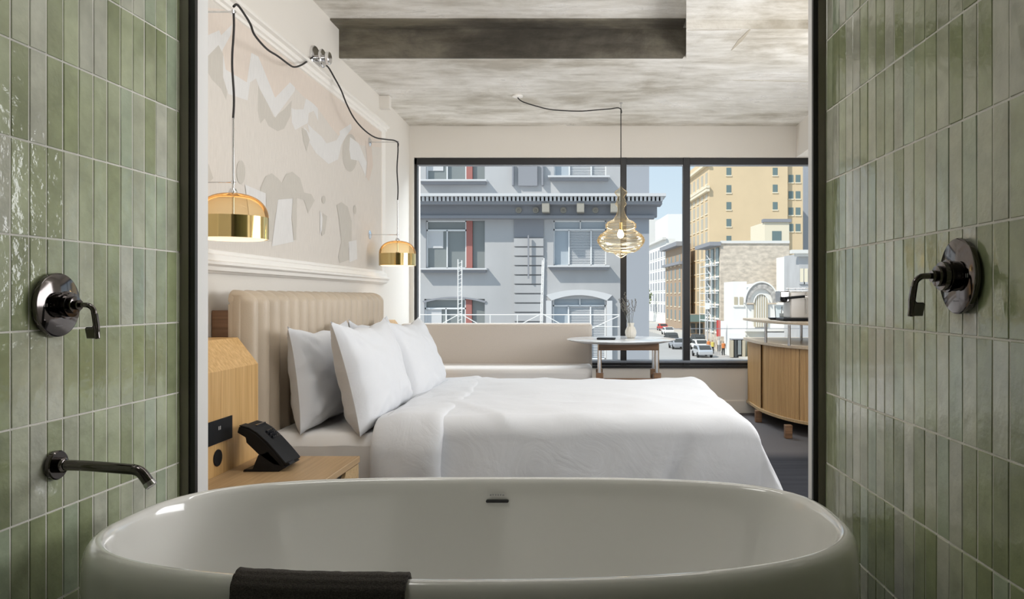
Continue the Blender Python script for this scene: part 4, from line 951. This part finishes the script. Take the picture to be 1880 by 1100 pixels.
for px_ in (1351, 1361): addwin(aw, winmesh(.42, .95, EX['tanwin'], EX['white'], 'win_d'), (xat(px_, ad), ad, zat(560, ad)))
m = MB(); m.box((xat(1367, ad), ad-.8, zat(608, ad)), (xat(1452, ad), ad+.1, zat(603, ad))); obj('canopy', m, EX['offwhite'], aw)
for i, (x0, x1, y0, y1, mt) in enumerate(((1337, 1366, 611, 621, 'white'), (1372, 1382, 628, 655, 'signyellow'), (1339, 1344, 624, 655, 'tanwin'), (1346, 1350, 624, 655, 'dark'), (1352, 1358, 624, 650, 'pane'), (1360, 1365, 624, 655, 'tanwin'), (1339, 1365, 621, 623, 'greydark'), (1384, 1390, 626, 655, 'pane'), (1392, 1398, 626, 655, 'tanwin'), (1404, 1412, 624, 655, 'pane'), (1415, 1424, 624, 655, 'dark'), (1404, 1440, 610, 619, 'greylight'))):
    m = MB(); m.box((xat(x0, ad), ad-.9-.05*(i % 3), zat(y1, ad)), (xat(x1, ad), ad-.0, zat(y0, ad))); obj(('shop_sign' if y1-y0 < 12 else 'shop_front'), m, EX[mt], aw)
# grey corner building right
gr_, a, b, e, zt = block('grey_corner_building', 'grey building with a pale cornice behind the espresso machine', 1467, 1500, 466, 84, 5, EX['grey'])
m = MB(); m.box((a.x-1., 83.2, zt), (b.x, 84.2, zt+.4)); m.box((a.x-.5, 83.5, zt-.3), (b.x, 84.2, zt)); obj('cornice', m, EX['offwhite'], gr_)
for px_ in (1472, 1480): addwin(gr_, winmesh(.35, 1.5, EX['cream'], EX['grey'], 'win_e'), (xat(px_, 84), 84, zat(518, 84)))
wy, a, b, e, zt = block('white_bay_building', 'white bay fronted building beside the grey corner building', 1449, 1466, 470, 94, 5, EX['white'])
addwin(wy, winmesh(.5, 1.8, EX['tanwin'], EX['white'], 'win_f'), (xat(1453, 94), 94, zat(520, 94)))
# left side of the street, far
ww, a, b, e, zt = block('white_street_building', 'white building receding down the street beyond the brown one', 1223, 1240, 438, 200, 34, EX['white'])
w4 = winmesh(2.2, 2.2, EX['bluegrey'], EX['white'], 'win_g')
for k in range(6):
    for j in range(7): s = a+SD*(2.5+j*4.6); addwin(ww, w4, (s.x, s.y, zat(470+k*21, 200)), SR)
m = MB(); m.prism([a+Vector((-1, -.6, 0)), a+Vector((0, -.6, 0)), a+SD*34, a+SD*34+Vector((-1, 0, 0))], (0, 0, .6)); [setattr(v, 'z', v.z+zt-GZ-.3) for v in m.v]; obj('cornice', m, EX['offwhite'], ww, smooth=False)
bn, a, b, e, zt = block('brown_building', 'brown brick building with a dark cornice beside the middle mullion', 1253, 1268, 447, 162, 21, EX['brown'])
w5 = winmesh(1.3, 2.2, EX['greenpane'], EX['cream'], 'win_h')
for k in range(5):
    for j in range(4): s = a+SD*(3+j*5); addwin(bn, w5, (s.x, s.y, zat(485+k*26, 162)), SR)
m = MB(); m.prism([a+Vector((-1.4, -.6, 0)), a+Vector((0, -.6, 0)), a+SD*21, a+SD*21+Vector((-1.4, 0, 0))], (0, 0, .9)); [setattr(v, 'z', v.z+zt-GZ-.5) for v in m.v]; m.prism([a+Vector((-.8, -.6, 0)), a+Vector((0, -.6, 0)), a+SD*21, a+SD*21+Vector((-.8, 0, 0))], (0, 0, .6)); [setattr(v, 'z', v.z+zat(485, 162)-GZ) for v in m.v[-8:]]; obj('cornice', m, EX['greydark'], bn, smooth=False)
block('pale_tower', 'pale windowless tower above the white street building, left of the mullion', 1226, 1260, 393, 290, 30, EX['white'])
block('distant_white_block', 'pale distant block just right of the grey building cornice', 1186, 1222, 403, 330, 30, EX['offwhite'])
block('far_street_building', 'far low building closing the street', 1150, 1212, 520, 420, 30, EX['offwhite'])
# awning building base by the yellow tower
aw2 = thing('dark_awning', 'dark green awning along the foot of the yellow tower', 'awning', (xat(1290, 130), 130, zat(590, 130)))
m = MB(); m.prism([(xat(1262, 135), 135, zat(578, 135)), (xat(1262, 135), 135, zat(590, 135)), (xat(1262, 135)-.5, 132.5, zat(590, 135))], (xat(1300, 135)-xat(1262, 135), 0, 0)); obj('canvas', m, EX['awning'], aw2)
m = MB(); m.box((xat(1262, 135), 135, GZ), (xat(1300, 135), 138, zat(577, 135))); obj('shop_wall', m, EX['brown'], aw2)
for x0, x1 in ((1268, 1276), (1280, 1290)): obj('shop_window', MB().box((xat(x0, 135), 134.8, zat(612, 135)), (xat(x1, 135), 135, zat(594, 135))), EX['dark'], aw2)
# cars
def make_car(label, mat, loc, rot, name='car'):
    t = thing('car', label, 'car', (0, 0, 0), 'cars on the street')
    m = MB(); side = [(-2.1, .35), (2.1, .35), (2.15, .75), (1.2, .92), (.6, 1.42), (-1.1, 1.42), (-1.9, .95), (-2.15, .8)]
    m.prism([(-.85, y, z) for y, z in side], (1.7, 0, 0)); obj('car_body', m, mat, t, bevel=.08)
    m = MB(); m.prism([(-.87, y, z) for y, z in ((1.05, .95), (.55, 1.34), (-1.0, 1.34), (-1.6, .97))], (1.74, 0, 0)); m.prism([(-.7, 1.19, .96), (.7, 1.19, .96), (.65, .66, 1.39), (-.65, .66, 1.39)], (0, .03, .02)); m.prism([(-.7, -1.87, 1.0), (.7, -1.87, 1.0), (.65, -1.18, 1.40), (-.65, -1.18, 1.40)], (0, -.03, .02)); obj('car_glass', m, EX['dark'], t)
    for x in (-.8, .8):
        for y in (-1.3, 1.35): obj('wheel', MB().lathe([(0, -.1), (.33, -.1), (.33, .1), (0, .1)], (x, y, .33), (1, 0, 0), 20), EX['tyre'], t)
    t.location = loc; t.rotation_euler = (0, 0, rot); return t
def gp_(px_, py_): dd = F*(EYE-GZ)/(py_-PY); return (xat(px_, dd), dd, GZ)
for px_, py_, mt, lb in ((1289, 655, 'silver', 'silver car parked right of the middle mullion'), (1284, 643, 'white', 'white car parked behind the silver car'), (1281, 633, 'dark', 'dark car, third back in the row beside the mullion'), (1243, 640, 'bluegrey', 'blue grey car on the road left of the middle mullion'), (1232, 627, 'dark', 'dark car further up the road left of the mullion'), (1226, 616, 'white', 'white car far up the road'), (1216, 608, 'signred', 'red car far up the road')):
    x, y, z = gp_(px_, py_); make_car(lb, EX[mt], (x, y, z+(.15 if x > 19.4+dx_*(y-60) else 0)), .079)
# pedestrians
def person(label, x, y, z, top, leg):
    t = thing('person', label, 'person', (x, y, z), 'pedestrians')
    m = MB(); m.tube([(x, y, z+.9), (x, y, z+1.2), (x, y, z+1.42), (x, y, z+1.5), (x, y, z+1.56), (x, y, z+1.64), (x, y, z+1.74)], .1, 10, rs=[.16, .17, .2, .09, .09, .11, .06])
    for s in (-1, 1): m.tube([(x+s*.09, y, z+.95), (x+s*.11, y-.03*s, z+.5), (x+s*.12, y+.05*s, z)], .07, 8, rs=[.09, .07, .05]); m.tube([(x+s*.2, y, z+1.42), (x+s*.26, y, z+1.12), (x+s*.25, y-.08, z+.85)], .05, 8, rs=[.06, .045, .035])
    obj('body', m, EX['brown'], t)
    m = MB(); m.tube([(x, y, z+.88), (x, y, z+1.1), (x, y, z+1.4), (x, y, z+1.48)], .2, 12, rs=[.19, .19, .22, .12]); obj('jacket', m, EX[top], t)
    m = MB()
    for s in (-1, 1): m.tube([(x+s*.09, y, z+.95), (x+s*.11, y-.03*s, z+.5), (x+s*.12, y+.05*s, z+.06)], .07, 8, rs=[.11, .09, .07])
    obj('trousers', m, EX[leg], t)
for px_, py_, tp, lg, lb in ((1301, 650, 'orange', 'dark', 'person in an orange vest on the pavement by the lamp post'), (1308, 652, 'signyellow', 'dark', 'person in a yellow vest right of the lamp post'), (1328, 655, 'orange', 'dark', 'person in an orange vest in front of the shopfronts'), (1320, 648, 'white', 'dark', 'person in a white top outside the brick building'), (1335, 648, 'dark', 'dark', 'person in dark clothes outside the shops')):
    x, y, z = gp_(px_, py_); person(lb, x, y, z+.15, tp, lg)
# street furniture
x, y, z = gp_(1299, 648)
sl_ = thing('street_lamp', 'grey street lamp post in front of the brick building', 'street lamp', (x, y, z))
obj('pole', MB().tube([(x, y, z), (x, y, z+7.6)], .09, 10), EX['grey'], sl_); obj('lamp_head', MB().box((x-.25, y-.2, z+5.6), (x+.25, y+.2, z+6.4)), EX['whiteframe'], sl_)
x, y, z = gp_(1320, 652)
bs = thing('banner_sign', 'red and white vertical banner sign by the brick building', 'sign', (x, y, z)); obj('pole', MB().tube([(x, y, z), (x, y, z+4.4)], .06, 8), EX['grey'], bs)
obj('banner', MB().box((x-.3, y-.05, z+2.3), (x+.15, y+.05, z+4.3)), EX['signred'], bs); obj('banner', MB().box((x+.2, y-.05, z+2.3), (x+.75, y+.05, z+4.2)), EX['whiteframe'], bs)
m = MB(); m.tube([P(1150, 604, 80), P(1500, 603, 80)], .035, 6); tag(obj('overhead_wire', m, EX['greydark']), 'thin overhead wire crossing the street', 'wire')
# street trees
def tree(px_, py_, r, lb):
    x, y, z = gp_(px_, py_); t = thing('street_tree', lb, 'tree', (x, y, z), 'trees along the street')
    obj('trunk', MB().tube([(x, y, z), (x, y, z+r*1.6)], .15, 8), EX['brown'], t)
    m = MB(); rn = random.Random(px_)
    for k in range(260):
        v = Vector((rn.gauss(0, 1), rn.gauss(0, 1), rn.gauss(0, 1))).normalized()*r*rn.uniform(.5, 1); c = Vector((x, y, z+r*2.2))+Vector((v.x, v.y, v.z*1.1)); a_ = Vector((rn.uniform(-1, 1), rn.uniform(-1, 1), rn.uniform(-1, 1)))*.35; b_ = Vector((rn.uniform(-1, 1), rn.uniform(-1, 1), rn.uniform(-1, 1)))*.35
        m.add([c-a_, c+b_, c+a_, c-b_], [(0, 1, 2, 3)])
    obj('foliage', m, EX['leaf'], t, smooth=False)
tree(1180, 592, 3.2, 'small green tree beside the grey building'); tree(1191, 582, 3.0, 'second small green tree, further up the street')
for o in bpy.data.objects:
    if '_org' in o: del o['_org']
